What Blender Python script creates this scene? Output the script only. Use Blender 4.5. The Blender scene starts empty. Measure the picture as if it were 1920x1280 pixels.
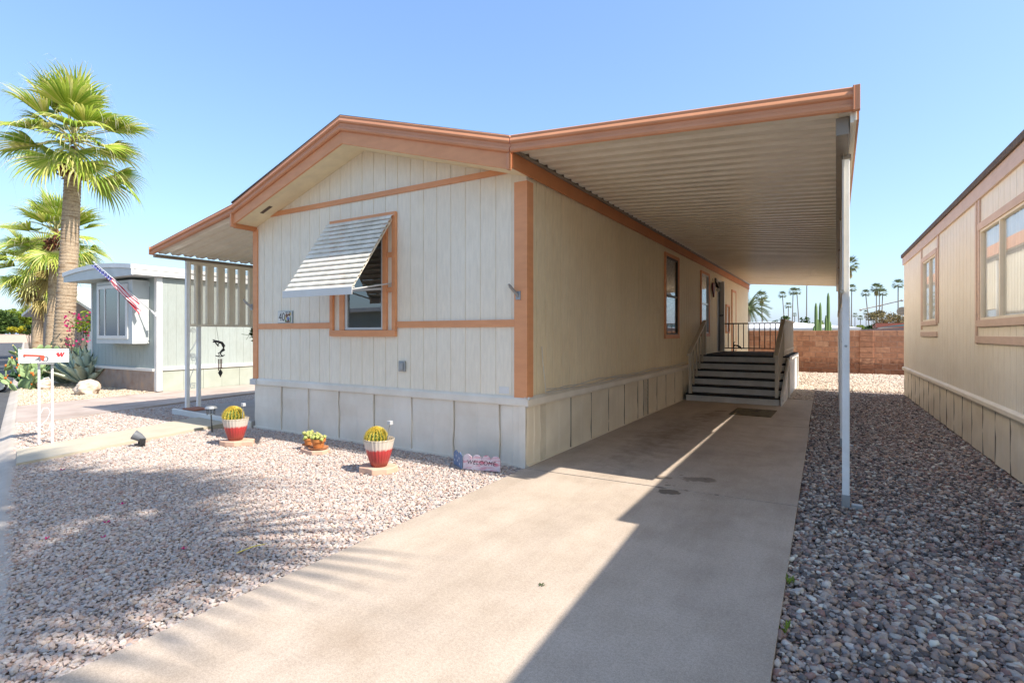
import bpy, bmesh, math, random
import numpy as np
from mathutils import Vector, Matrix, noise
random.seed(7); RNG = np.random.default_rng(11)
S = bpy.context.scene; COL = S.collection
PI = math.pi
# ------------------------------------------------------------------ frames
TH = math.atan(0.585)
A = math.atan(0.608) - TH                      # the house stands about one degree off the driveway
HP = Vector((-2.758, 5.02, 0))
def L2W(x, y, z=0.0):
    return (HP.x + x*math.cos(A) + y*math.sin(A), HP.y - x*math.sin(A) + y*math.cos(A), z)
# ------------------------------------------------------------------ materials
MATS = {}
def nodes_of(name):
    m = bpy.data.materials.new(name); m.use_nodes = True
    nt = m.node_tree; b = nt.nodes['Principled BSDF']
    MATS[name] = m
    return m, nt, b
def M(name, c1, c2=None, scale=6.0, rough=0.6, bump=0.0, bscale=80.0, stretch=(1, 1, 1), metallic=0.0, spec=0.4, c3=None, dirt=0.0, dscale=1.3, detail=6):
    """noise-varied paint / stone / metal"""
    m, nt, b = nodes_of(name); N = nt.nodes; K = nt.links
    tc = N.new('ShaderNodeTexCoord'); mp = N.new('ShaderNodeMapping'); mp.inputs['Scale'].default_value = stretch
    K.new(tc.outputs['Object'], mp.inputs['Vector'])
    b.inputs['Roughness'].default_value = rough; b.inputs['Metallic'].default_value = metallic
    b.inputs['Specular IOR Level'].default_value = spec
    if c2 is None: c2 = tuple(0.88*q for q in c1)
    n = N.new('ShaderNodeTexNoise'); n.inputs['Scale'].default_value = scale; n.inputs['Detail'].default_value = detail
    K.new(mp.outputs[0], n.inputs['Vector'])
    r = N.new('ShaderNodeValToRGB'); e = r.color_ramp.elements
    e[0].position = 0.32; e[1].position = 0.68
    e[0].color = (*c2, 1); e[1].color = (*c1, 1)
    if c3: q = r.color_ramp.elements.new(0.5); q.color = (*c3, 1)
    K.new(n.outputs['Fac'], r.inputs['Fac'])
    out = r.outputs['Color']
    if dirt:
        n2 = N.new('ShaderNodeTexNoise'); n2.inputs['Scale'].default_value = dscale; n2.inputs['Detail'].default_value = 8; n2.inputs['Roughness'].default_value = .65
        K.new(tc.outputs['Object'], n2.inputs['Vector'])
        rr = N.new('ShaderNodeValToRGB'); rr.color_ramp.elements[0].position = .3; rr.color_ramp.elements[1].position = .62
        g = 1 - dirt; rr.color_ramp.elements[0].color = (g, g*.97, g*.93, 1); rr.color_ramp.elements[1].color = (1, 1, 1, 1)
        K.new(n2.outputs['Fac'], rr.inputs['Fac'])
        mx = N.new('ShaderNodeMix'); mx.data_type = 'RGBA'; mx.blend_type = 'MULTIPLY'; mx.inputs['Factor'].default_value = 1
        K.new(out, mx.inputs['A']); K.new(rr.outputs['Color'], mx.inputs['B']); out = mx.outputs['Result']
    K.new(out, b.inputs['Base Color'])
    if bump:
        nb = N.new('ShaderNodeTexNoise'); nb.inputs['Scale'].default_value = bscale; nb.inputs['Detail'].default_value = 5
        K.new(mp.outputs[0], nb.inputs['Vector'])
        bp = N.new('ShaderNodeBump'); bp.inputs['Strength'].default_value = bump; bp.inputs['Distance'].default_value = 0.01
        K.new(nb.outputs['Fac'], bp.inputs['Height']); K.new(bp.outputs[0], b.inputs['Normal'])
    return m
def glass(name, tint=(.75, .8, .8), mixmin=.12, k=1.0):
    m, nt, b = nodes_of(name); N = nt.nodes; K = nt.links; N.remove(b)
    o = N['Material Output']; t = N.new('ShaderNodeBsdfTransparent'); t.inputs[0].default_value = (*tint, 1)
    g = N.new('ShaderNodeBsdfGlossy'); g.inputs['Roughness'].default_value = .015; g.inputs['Color'].default_value = (.95, .97, 1, 1)
    f = N.new('ShaderNodeFresnel'); f.inputs['IOR'].default_value = 1.6
    ma = N.new('ShaderNodeMath'); ma.operation = 'MULTIPLY_ADD'; ma.use_clamp = True; ma.inputs[1].default_value = k; ma.inputs[2].default_value = mixmin
    mx = N.new('ShaderNodeMixShader'); K.new(f.outputs[0], ma.inputs[0]); K.new(ma.outputs[0], mx.inputs[0])
    K.new(t.outputs[0], mx.inputs[1]); K.new(g.outputs[0], mx.inputs[2]); K.new(mx.outputs[0], o.inputs['Surface'])
    return m
def leafmat(name, stops, rough=.5, trans=.25, attr=True):
    """leaf colour varies leaf by leaf (random per island); some light passes through"""
    m, nt, b = nodes_of(name); N = nt.nodes; K = nt.links
    g = N.new('ShaderNodeNewGeometry'); r = N.new('ShaderNodeValToRGB')
    ramp(r, stops); K.new(g.outputs['Random Per Island'], r.inputs['Fac'])
    K.new(r.outputs['Color'], b.inputs['Base Color']); b.inputs['Roughness'].default_value = rough
    b.inputs['Specular IOR Level'].default_value = .3
    o = N['Material Output']; t = N.new('ShaderNodeBsdfTranslucent'); K.new(r.outputs['Color'], t.inputs[0])
    mx = N.new('ShaderNodeMixShader'); mx.inputs[0].default_value = trans
    K.new(b.outputs[0], mx.inputs[1]); K.new(t.outputs[0], mx.inputs[2]); K.new(mx.outputs[0], o.inputs['Surface'])
    return m
def ramp(r, stops, const=False):
    e = r.color_ramp.elements
    while len(e) > 1: e.remove(e[-1])
    e[0].position = stops[0][0]; e[0].color = (*stops[0][1], 1)
    for p, c in stops[1:]:
        q = e.new(p); q.color = (*c, 1)
    if const: r.color_ramp.interpolation = 'CONSTANT'
def stonemat(name, stops, rough=.75, bump=.3):
    m, nt, b = nodes_of(name); N = nt.nodes; K = nt.links
    g = N.new('ShaderNodeNewGeometry'); r = N.new('ShaderNodeValToRGB'); ramp(r, stops)
    K.new(g.outputs['Random Per Island'], r.inputs['Fac'])
    tc = N.new('ShaderNodeTexCoord'); n = N.new('ShaderNodeTexNoise'); n.inputs['Scale'].default_value = 90; n.inputs['Detail'].default_value = 3
    K.new(tc.outputs['Object'], n.inputs['Vector'])
    mx = N.new('ShaderNodeMix'); mx.data_type = 'RGBA'; mx.blend_type = 'OVERLAY'; mx.inputs['Factor'].default_value = .3
    K.new(r.outputs['Color'], mx.inputs['A']); K.new(n.outputs['Fac'], mx.inputs['B']); K.new(mx.outputs['Result'], b.inputs['Base Color'])
    b.inputs['Roughness'].default_value = rough; b.inputs['Specular IOR Level'].default_value = .35
    return m
def bedmat(name, stops, scale=32, gap=.25):
    """gravel sheet seen under and beyond the loose stones: cell colours with darker gaps"""
    m, nt, b = nodes_of(name); N = nt.nodes; K = nt.links
    tc = N.new('ShaderNodeTexCoord')
    v = N.new('ShaderNodeTexVoronoi'); v.inputs['Scale'].default_value = scale; K.new(tc.outputs['Object'], v.inputs['Vector'])
    d = N.new('ShaderNodeTexVoronoi'); d.feature = 'DISTANCE_TO_EDGE'; d.inputs['Scale'].default_value = scale; K.new(tc.outputs['Object'], d.inputs['Vector'])
    sp = N.new('ShaderNodeSeparateColor'); K.new(v.outputs['Color'], sp.inputs[0])
    r = N.new('ShaderNodeValToRGB'); ramp(r, stops); K.new(sp.outputs[0], r.inputs['Fac'])
    mr = N.new('ShaderNodeMapRange'); mr.inputs['From Max'].default_value = .12; mr.inputs['To Min'].default_value = gap; K.new(d.outputs['Distance'], mr.inputs['Value'])
    mx = N.new('ShaderNodeMix'); mx.data_type = 'RGBA'; mx.blend_type = 'MULTIPLY'; mx.inputs['Factor'].default_value = 1
    K.new(r.outputs['Color'], mx.inputs['A']); K.new(mr.outputs['Result'], mx.inputs['B']); K.new(mx.outputs['Result'], b.inputs['Base Color'])
    bp = N.new('ShaderNodeBump'); bp.inputs['Strength'].default_value = .8; bp.inputs['Distance'].default_value = .012
    K.new(mr.outputs['Result'], bp.inputs['Height']); K.new(bp.outputs[0], b.inputs['Normal']); b.inputs['Roughness'].default_value = .85
    return m
# ------------------------------------------------------------------ mesh builder
class MB:
    def __init__(s): s.v = []; s.f = []
    def add(s, vs, fs):
        o = len(s.v); s.v += [tuple(p) for p in vs]; s.f += [tuple(i+o for i in f) for f in fs]; return s
    HEX = [(0, 3, 2, 1), (4, 5, 6, 7), (0, 1, 5, 4), (1, 2, 6, 5), (2, 3, 7, 6), (3, 0, 4, 7)]
    def hexa(s, b, t): return s.add(list(b)+list(t), MB.HEX)
    def box(s, x0, x1, y0, y1, z0, z1, R=None, o=(0, 0, 0)):
        b = [(x0, y0, z0), (x1, y0, z0), (x1, y1, z0), (x0, y1, z0)]; t = [(x, y, z1) for x, y, _ in b]
        if R is not None:
            b = [R @ Vector(p)+Vector(o) for p in b]; t = [R @ Vector(p)+Vector(o) for p in t]
        return s.hexa(b, t)
    def quad(s, a, b, c, d): return s.add([a, b, c, d], [(0, 1, 2, 3)])
    def prism(s, poly, fn, a0, a1):
        """poly: 2-D outline; fn(u,v,a)->3-D; extruded from a0 to a1"""
        n = len(poly); vs = [fn(u, v, a0) for u, v in poly]+[fn(u, v, a1) for u, v in poly]
        return s.add(vs, [tuple(range(n))[::-1], tuple(range(n, 2*n))]+[(i, (i+1) % n, n+(i+1) % n, n+i) for i in range(n)])
    def sheet(s, prof, fn, a0, a1):
        n = len(prof); vs = [fn(u, v, a0) for u, v in prof]+[fn(u, v, a1) for u, v in prof]
        return s.add(vs, [(i, i+1, n+i+1, n+i) for i in range(n-1)])
    def tube(s, path, r, n=8, cap=True):
        path = [Vector(p) for p in path]; k = len(path); rs = r if isinstance(r, (list, tuple)) else [r]*k
        vs = []; up = None
        for i, p in enumerate(path):
            t = (path[min(i+1, k-1)]-path[max(i-1, 0)])
            t = t.normalized() if t.length > 1e-9 else Vector((0, 0, 1))
            if up is None: up = Vector((0, 0, 1)) if abs(t.z) < .9 else Vector((1, 0, 0))
            a = t.cross(up)
            if a.length < 1e-6: a = t.cross(Vector((0, 1, 0)))
            a.normalize(); b = t.cross(a); up = -b if False else up
            for j in range(n):
                q = 2*PI*j/n; vs.append(p+(a*math.cos(q)+b*math.sin(q))*rs[i])
        fs = [(i*n+j, i*n+(j+1) % n, (i+1)*n+(j+1) % n, (i+1)*n+j) for i in range(k-1) for j in range(n)]
        if cap: fs += [tuple(range(n))[::-1], tuple((k-1)*n+j for j in range(n))]
        return s.add(vs, fs)
    def lathe(s, prof, n=24, o=(0, 0, 0), flute=0.0, nf=20, cap=True):
        vs = []; ox, oy, oz = o
        for r, z in prof:
            for j in range(n):
                q = 2*PI*j/n; rr = r*(1+flute*abs(math.cos(q*nf/2)))
                vs.append((ox+rr*math.cos(q), oy+rr*math.sin(q), oz+z))
        k = len(prof); fs = [(i*n+j, i*n+(j+1) % n, (i+1)*n+(j+1) % n, (i+1)*n+j) for i in range(k-1) for j in range(n)]
        if cap: fs += [tuple(range(n))[::-1], tuple((k-1)*n+j for j in range(n))]
        return s.add(vs, fs)
    def ball(s, c, rx, ry=None, rz=None, n=12, m=8, R=None):
        ry = ry or rx; rz = rz or rx; vs = []; c = Vector(c)
        for i in range(m+1):
            t = PI*i/m
            for j in range(n):
                q = 2*PI*j/n; p = Vector((rx*math.sin(t)*math.cos(q), ry*math.sin(t)*math.sin(q), rz*math.cos(t)))
                if R is not None: p = R @ p
                vs.append(c+p)
        return s.add(vs, [(i*n+j, (i+1)*n+j, (i+1)*n+(j+1) % n, i*n+(j+1) % n) for i in range(m) for j in range(n)])
    def build(s, name, mat, parent=None, smooth=False, bevel=0.0, solid=0.0, weld=False, **kw):
        me = bpy.data.meshes.new(name); me.from_pydata(s.v, [], s.f)
        bm = bmesh.new(); bm.from_mesh(me)
        if weld: bmesh.ops.remove_doubles(bm, verts=bm.verts, dist=1e-4)
        bmesh.ops.recalc_face_normals(bm, faces=bm.faces)
        if smooth:
            for f in bm.faces: f.smooth = True
            if smooth == 'auto':
                for e in bm.edges:
                    if len(e.link_faces) == 2 and e.calc_face_angle(0) > .6: e.smooth = False
        bm.to_mesh(me); bm.free()
        for mm in (mat if isinstance(mat, (list, tuple)) else [mat]): me.materials.append(MATS[mm])
        ob = bpy.data.objects.new(name, me); COL.objects.link(ob)
        if parent: ob.parent = parent
        if bevel:
            q = ob.modifiers.new('bevel', 'BEVEL'); q.width = bevel; q.segments = 2; q.limit_method = 'ANGLE'; q.angle_limit = .6
        if solid:
            q = ob.modifiers.new('solid', 'SOLIDIFY'); q.thickness = solid; q.offset = 0
        tag(ob, **kw)
        return ob
def tag(o, label=None, cat=None, group=None, kind=None):
    if label: o['label'] = label
    if cat: o['category'] = cat
    if group: o['group'] = group
    if kind: o['kind'] = kind
    return o
def thing(name, label, cat, loc=(0, 0, 0), rotz=0.0, group=None):
    o = bpy.data.objects.new(name, None); COL.objects.link(o); o.empty_display_size = .2
    o.location = loc; o.rotation_euler = (0, 0, rotz)
    return tag(o, label, cat, group)
def house_frame(name, label, cat, group=None): return thing(name, label, cat, HP, -A, group)
def copytree(o, parent=None):
    c = o.copy(); COL.objects.link(c)
    if parent: c.parent = parent
    for ch in o.children: copytree(ch, c)
    return c
def flat(name, poly, z, mat, th=None, **kw):
    """a ground slab with an outline of its own; th = thickness downwards"""
    m = MB()
    if th: m.prism(poly, lambda u, v, a: (u, v, a), z-th, z)
    else: m.add([(u, v, z) for u, v in poly], [tuple(range(len(poly)))])
    o = m.build(name, mat, **kw)
    return o
def textmesh(name, body, size, mat, parent, loc, rot, shear=0.0, ext=.0015, xs=1.0, offset=0.0):
    cu = bpy.data.curves.new(name, 'FONT'); cu.body = body; cu.size = size; cu.extrude = ext; cu.shear = shear; cu.align_x = 'CENTER'; cu.align_y = 'CENTER'; cu.offset = offset; cu.space_character = 1.12 if len(body) > 3 else 1.0
    t = bpy.data.objects.new(name+'_curve', cu); COL.objects.link(t)
    dg = bpy.context.evaluated_depsgraph_get(); me = bpy.data.meshes.new_from_object(t.evaluated_get(dg))
    bpy.data.objects.remove(t); bpy.data.curves.remove(cu)
    me.name = name; me.materials.clear(); me.materials.append(MATS[mat])
    o = bpy.data.objects.new(name, me); COL.objects.link(o); o.parent = parent; o.location = loc; o.rotation_euler = rot; o.scale = (xs, 1, 1)
    return o

# ------------------------------------------------------------------ palette
def siding(name, c, dirt=.12):
    m = M(name, c, tuple(q*.9 for q in c), scale=5, rough=.62, bump=.35, bscale=26, stretch=(6, 6, 1), dirt=dirt, dscale=.9); return m
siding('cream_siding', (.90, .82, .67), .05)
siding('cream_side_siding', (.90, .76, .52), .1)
siding('tan_siding', (.92, .85, .71), .08)
M('terracotta_trim', (.79, .36, .17), (.72, .32, .15), scale=4, rough=.55, bump=.15, bscale=40, stretch=(1, 1, 4), dirt=.1)
M('terracotta_metal', (.67, .30, .155), (.60, .265, .135), scale=3, rough=.42, spec=.35)
M('rust_board', (.62, .25, .10), (.55, .215, .085), scale=3, rough=.6, bump=.15, dirt=.12)
M('soffit_cream', (.88, .75, .50), rough=.6)
M('skirt_panel', (.83, .76, .65), (.79, .72, .61), scale=3, rough=.42, dirt=.14, dscale=1.6)
M('skirt_tan', (.86, .77, .61), (.81, .72, .57), scale=3, rough=.5, dirt=.14, dscale=1.6)
M('pan_metal', (.88, .81, .67), (.83, .76, .62), scale=2, spec=.6, rough=.3, dirt=.1, dscale=2.5, stretch=(.3, 1, 1))
M('beam_metal', (.30, .26, .21), (.26, .22, .17), scale=3, rough=.45, dirt=.25)
M('white_post', (.88, .89, .88), (.83, .84, .84), scale=3, rough=.4, dirt=.12, dscale=3)
M('white_paint', (.74, .73, .70), (.70, .69, .66), scale=4, rough=.45, dirt=.08)
M('old_white', (.82, .78, .68), (.74, .69, .58), scale=5, rough=.5, dirt=.25, dscale=7)
M('galvanised', (.42, .43, .43), (.34, .35, .35), scale=12, rough=.45, metallic=.6)
M('shingles', (.17, .12, .09), (.10, .075, .06), scale=30, rough=.9, bump=.5, bscale=60)
M('dark_interior', (.012, .012, .012), rough=.9)
M('aluminium', (.62, .63, .64), (.56, .57, .58), rough=.35, metallic=.3)
M('blind_white', (.70, .70, .67), (.64, .64, .60), rough=.6)
M('curtain_white', (.93, .91, .87), (.86, .84, .80), scale=3, stretch=(1, 9, .2), rough=.9)
M('tread_black', (.02, .018, .018), rough=.85, bump=.3)
M('riser_paint', (.66, .62, .55), (.60, .56, .50), scale=5, rough=.5, dirt=.2, dscale=3)
M('rail_paint', (.60, .53, .42), (.54, .48, .38), scale=5, rough=.45, dirt=.15)
M('rail_iron', (.10, .08, .06), (.08, .065, .05), rough=.5)
M('black_iron', (.015, .015, .016), rough=.45)
M('black_plastic', (.03, .03, .032), rough=.4)
M('brick_red', (.42, .17, .10), (.35, .13, .08), scale=9, rough=.8, bump=.3)
M('asphalt', (.105, .105, .108), (.075, .075, .08), scale=3, rough=.85, bump=.5, bscale=160, dirt=.2)
M('gutter_concrete', (.56, .49, .42), (.48, .42, .36), scale=3, rough=.85, bump=.3, bscale=120, dirt=.25)
M('walk_concrete', (.54, .48, .37), (.49, .43, .33), scale=4, rough=.8, bump=.15, bscale=150, dirt=.08)
M('slab_concrete', (.40, .37, .34), (.35, .32, .30), scale=3, rough=.8, bump=.15, bscale=150, dirt=.15)
M('neighbor_concrete', (.48, .37, .31), (.40, .31, .26), scale=1.6, rough=.85, bump=.2, bscale=120, dirt=.25, c3=(.46, .38, .33))
M('earth', (.36, .30, .24), (.28, .23, .18), scale=.5, rough=.95, bump=.4, bscale=20)
M('joint_dark', (.10, .085, .075), rough=.95)
glass('pane_glass', (.55, .6, .6), .1); glass('clear_glass', (.96, .97, .97), .0, .42)
# concrete with oil stains where the cars stand: stains are on the slab, in slab coordinates
def driveway_mat():
    m, nt, b = nodes_of('driveway_concrete'); N = nt.nodes; K = nt.links
    tc = N.new('ShaderNodeTexCoord'); ob = tc.outputs['Object']
    def noise_(sc, det=8, st=(1, 1, 1), rg=.6):
        mp = N.new('ShaderNodeMapping'); mp.inputs['Scale'].default_value = st; K.new(ob, mp.inputs[0])
        n = N.new('ShaderNodeTexNoise'); n.inputs['Scale'].default_value = sc; n.inputs['Detail'].default_value = det; n.inputs['Roughness'].default_value = rg
        K.new(mp.outputs[0], n.inputs['Vector']); return n.outputs['Fac']
    def rmp(f, stops):
        r = N.new('ShaderNodeValToRGB'); ramp(r, stops); K.new(f, r.inputs['Fac']); return r.outputs['Color']
    def mul(a, c, f=1.0):
        x = N.new('ShaderNodeMix'); x.data_type = 'RGBA'; x.blend_type = 'MULTIPLY'; x.inputs['Factor'].default_value = f
        K.new(a, x.inputs['A']); K.new(c, x.inputs['B']); return x.outputs['Result']
    base = rmp(noise_(1.1), [(.3, (.47, .385, .31)), (.5, (.52, .43, .345)), (.7, (.545, .45, .365))])
    base = mul(base, rmp(noise_(170, 2), [(.3, (.78, .78, .78)), (.65, (1.1, 1.1, 1.1))])); base = mul(base, rmp(noise_(60, 3), [(.35, (.9, .895, .89)), (.62, (1.05, 1.05, 1.05))])); base = mul(base, rmp(noise_(3.2, 6), [(.35, (.93, .92, .90)), (.6, (1.03, 1.03, 1.03))]))
    base = mul(base, rmp(noise_(.9, 10, (1.6, .35, 1), .7), [(.33, (.78, .77, .76)), (.6, (1, 1, 1))]))
    # brushed-in spots: (x, y, rx, ry, depth, threshold)
    for (x, y, rx, ry, dep) in [(-1.05, 5.42, .20, .13, .45), (-1.38, 5.32, .10, .07, .4), (-1.2, 4.86, .13, .085, .62), (-1.27, 5.07, .05, .03, .5), (-1.3, 4.96, .07, .03, .5),
                                (-1.9, 7.6, .42, 2.6, .42), (-1.7, 9.9, .3, .9, .35), (-.75, 7.0, .35, 3.2, .12), (-1.85, 1.75, .3, .2, .1), (-1.62, 10.45, .2, .06, .6)]:
        mp = N.new('ShaderNodeMapping'); mp.vector_type = 'POINT'; mp.inputs['Location'].default_value = (-x/rx, -y/ry, 0); mp.inputs['Scale'].default_value = (1/rx, 1/ry, 0)
        K.new(ob, mp.inputs[0])
        ln = N.new('ShaderNodeVectorMath'); ln.operation = 'LENGTH'; K.new(mp.outputs[0], ln.inputs[0])
        ad = N.new('ShaderNodeMath'); ad.operation = 'MULTIPLY_ADD'; ad.inputs[1].default_value = 2.0; K.new(noise_(7, 4), ad.inputs[0]); K.new(ln.outputs['Value'], ad.inputs[2]); hf = N.new('ShaderNodeMath'); hf.operation = 'MULTIPLY'; hf.inputs[1].default_value = .5; K.new(ad.outputs[0], hf.inputs[0]); ad = hf
        soft = rx > .25
        g = 1-dep
        base = mul(base, rmp(ad.outputs[0], [(.86, (g, g*.97, g*.94)), (.94, (1, 1, 1))] if not soft else [(.45, (g, g*.97, g*.94)), (1.0, (1, 1, 1))]))
    # small drips around the stains
    v = N.new('ShaderNodeTexVoronoi'); v.inputs['Scale'].default_value = 7; K.new(ob, v.inputs['Vector'])
    drip = rmp(v.outputs['Distance'], [(.10, (.62, .6, .58)), (.16, (1, 1, 1))])
    mp = N.new('ShaderNodeMapping'); mp.inputs['Location'].default_value = (1.1/.42, -5.15/.5, 0); mp.inputs['Scale'].default_value = (1/.42, 1/.5, 0); K.new(ob, mp.inputs[0])
    ln = N.new('ShaderNodeVectorMath'); ln.operation = 'LENGTH'; K.new(mp.outputs[0], ln.inputs[0])
    near = N.new('ShaderNodeMapRange'); near.inputs['From Min'].default_value = .8; near.inputs['From Max'].default_value = 1; near.inputs['To Min'].default_value = 1; near.inputs['To Max'].default_value = 0; K.new(ln.outputs['Value'], near.inputs['Value'])
    x = N.new('ShaderNodeMix'); x.data_type = 'RGBA'; x.blend_type = 'MULTIPLY'; K.new(near.outputs['Result'], x.inputs['Factor']); K.new(base, x.inputs['A']); K.new(drip, x.inputs['B'])
    K.new(x.outputs['Result'], b.inputs['Base Color']); b.inputs['Roughness'].default_value = .8; b.inputs['Specular IOR Level'].default_value = .3
    bp = N.new('ShaderNodeBump'); bp.inputs['Strength'].default_value = .25; bp.inputs['Distance'].default_value = .004
    K.new(noise_(150, 3), bp.inputs['Height']); K.new(bp.outputs[0], b.inputs['Normal'])
driveway_mat()
PINK = [(0, (.45, .355, .31)), (.2, (.55, .475, .425)), (.38, (.42, .30, .25)), (.5, (.50, .41, .355)), (.66, (.34, .315, .305)), (.8, (.60, .535, .47)), (.92, (.36, .235, .19)), (1, (.50, .41, .32))]
RIVER = [(0, (0.052, 0.045, 0.046)), (.12, (0.207, 0.173, 0.150)), (.22, (0.282, 0.154, 0.125)), (.33, (0.470, 0.400, 0.343)), (.43, (0.085, 0.077, 0.075)), (.52, (0.376, 0.272, 0.218)), (.6, (0.150, 0.118, 0.108)), (.68, (0.621, 0.545, 0.468)), (.76, (0.226, 0.182, 0.167)), (.84, (0.489, 0.327, 0.226)), (.92, (0.339, 0.300, 0.268)), (1, (0.714, 0.672, 0.568))]
TAN = [(0, (.52, .43, .32)), (.3, (.60, .51, .40)), (.6, (.46, .36, .26)), (.8, (.58, .48, .36)), (1, (.38, .30, .23))]
BACKG = [(0, (.56, .46, .36)), (.3, (.64, .54, .44)), (.6, (.46, .37, .30)), (.8, (.58, .48, .39)), (1, (.36, .29, .25))]
for n_, s_ in (('pink_stone', PINK), ('river_stone', RIVER), ('tan_stone', TAN), ('back_stone', BACKG)): stonemat(n_, s_, .55 if n_ == 'river_stone' else .85)
bedmat('pink_bed', PINK, 36, .3); bedmat('river_bed', RIVER, 26, .3); bedmat('tan_bed', TAN, 40, .45); bedmat('back_bed', BACKG, 34, .4)

# ------------------------------------------------------------------ world, sun, camera
SUN = Vector((1.0, -.012, 1.115)).normalized()
W = bpy.data.worlds.new('World'); S.world = W; W.use_nodes = True
nt = W.node_tree; bg = nt.nodes['Background']; sky = nt.nodes.new('ShaderNodeTexSky'); sky.sky_type = 'NISHITA'; sky.sun_disc = False
sky.sun_elevation = math.asin(SUN.z); sky.sun_rotation = math.atan2(SUN.x, SUN.y)
sky.altitude = 350; sky.air_density = 1.0; sky.dust_density = 2.0; sky.ozone_density = 4.5
# hazy desert air: the sky's own colour is evened out towards the horizon, channel by channel
_s = nt.nodes.new('ShaderNodeSeparateColor'); _c = nt.nodes.new('ShaderNodeCombineColor'); nt.links.new(sky.outputs[0], _s.inputs[0])
for _i, (_t, _g) in enumerate(((.84, .78), (1.52, .72), (2.84, .5))):
    _p = nt.nodes.new('ShaderNodeMath'); _p.operation = 'POWER'; _p.inputs[1].default_value = _g; _m = nt.nodes.new('ShaderNodeMath'); _m.operation = 'MULTIPLY'; _m.inputs[1].default_value = _t**(1-_g)
    nt.links.new(_s.outputs[_i], _p.inputs[0]); nt.links.new(_p.outputs[0], _m.inputs[0]); nt.links.new(_m.outputs[0], _c.inputs[_i])
nt.links.new(_c.outputs[0], bg.inputs[0]); bg.inputs[1].default_value = .092
sl = bpy.data.lights.new('sun', 'SUN'); sl.energy = 2.0; sl.angle = math.radians(.53); sl.color = (1, .93, .83)
so = bpy.data.objects.new('sun', sl); COL.objects.link(so); so.rotation_euler = SUN.to_track_quat('Z', 'Y').to_euler()
cd = bpy.data.cameras.new('camera'); cd.sensor_width = 36; cd.lens = 18.75; cd.shift_y = -14/1920; cd.clip_end = 3000; cd.clip_start = .05
co = bpy.data.objects.new('camera', cd); COL.objects.link(co); co.location = (0, 0, 1.42); co.rotation_euler = (PI/2, 0, TH); S.camera = co
S.view_settings.view_transform = 'Standard'; S.view_settings.look = 'None'; S.view_settings.gamma = 1; S.view_settings.exposure = 1.97; S.cycles.diffuse_bounces = 8; S.cycles.max_bounces = 12; S.cycles.transparent_max_bounces = 12

# ------------------------------------------------------------------ ground
KD = Vector((-.955, .297)).normalized(); KN = Vector((.297, .955)).normalized(); K0 = Vector((-5.4, 1.55))
def kerb(t, off=0.0): p = K0+KD*t+KN*off; return (p.x, p.y)
circ = [(600*math.cos(2*PI*i/64), 600*math.sin(2*PI*i/64)) for i in range(64)]
flat('ground', circ, -.12, 'earth', kind='structure')
flat('street', [kerb(-30, -.145), kerb(-30, -9), kerb(150, -9), kerb(150, -.145)], -.075, 'asphalt', kind='structure')
g = MB()
g.sheet([(.06, -.022), (.0, -.012), (-.02, -.010), (-.05, -.022), (-.10, -.045), (-.15, -.062), (-.18, -.1)], lambda u, v, a: (*kerb(a, u), v), -25, 120)
g.build('kerb', 'gutter_concrete', smooth=True, kind='structure')
# the driveway: slabs with open joints between them
dm = MB()
def dslab(x0, x1, y0, y1, y0b=None, y1b=None):
    b = [(x0, y0), (x1, y0 if y0b is None else y0b), (x1, y1 if y1b is None else y1b), (x0, y1)]
    dm.hexa([(x, y, -.11) for x, y in b], [(x, y, 0) for x, y in b])
dslab(-2.735, -.19, .725, 4.932, -.06, 4.982); dslab(-2.735, -.19, 4.949, 8.967, 4.999, 9.257); dslab(-2.735, -.205, 8.983, 13.15, 9.273, 13.15)
dw = dm.build('driveway', 'driveway_concrete', kind='structure')
flat('driveway_bed', [(-2.72, .75), (-.21, 0), (-.21, 13.1), (-2.72, 13.1)], -.03, 'joint_dark', kind='structure')
flat('driveway_apron', [kerb(-2.83, -.002), kerb(-5.55, -.002), kerb(-5.55, .0), (-.19, -.064), (-2.735, .72)], -.004, 'gutter_concrete', kind='structure')
flat('walkway', [(-8.50, 2.57), (-7.59, 2.285), (-8.06, 4.49), (-8.25, 5.17), (-9.17, 5.26), (-9.13, 4.88)], .012, 'walk_concrete', th=.09, kind='structure')
pl = [L2W(-7.36, .10), L2W(-4.84, -.04), L2W(-4.84, 9), L2W(-7.2, 9), L2W(-7.36, .6)]
flat('patio', [p[:2] for p in pl], .075, 'slab_concrete', th=.16, kind='structure')
pe = MB(); e0, e1 = L2W(-7.38, .10), L2W(-4.83, -.045)
pe.hexa([(e0[0], e0[1]-.05, -.08), (e1[0], e1[1]-.05, -.08), (e1[0], e1[1]-.004, -.08), (e0[0], e0[1]-.004, -.08)], [(e0[0], e0[1]-.05, .08), (e1[0], e1[1]-.05, .08), (e1[0], e1[1]-.004, .08), (e0[0], e0[1]-.004, .08)])
pe.build('patio_edge', 'white_paint', kind='structure', bevel=.008)
flat('neighbor_driveway', [kerb(6.13, .01), (-10.95, 3.95), (-11.0, 4.1), (-11.35, 4.85), (-11.9, 7.9), (-12.4, 16), (-13.95, 16), (-14.05, 6.85), kerb(8.75, .01)], .0, 'neighbor_concrete', th=.1, kind='structure')
YARD = [kerb(-2.85), (-2.745, .75), (-2.745, 5.06), (-7.5, 5.14), (-8.05, 4.6), (-7.6, 2.3), kerb(2.3, .02)]
YARD2 = [kerb(3.24, .02), (-9.13, 4.85), (-9.2, 5.2), (-9.95, 5.35), (-9.6, 9), (-9.6, 14), (-12.3, 14), (-11.9, 7.9), (-11.35, 4.85), (-11.0, 4.1), kerb(6.13, .02)]
RGR = [(-.185, -.3), (1.66, -.3), (1.66, 15.9), (-.2, 15.9)]
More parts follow.
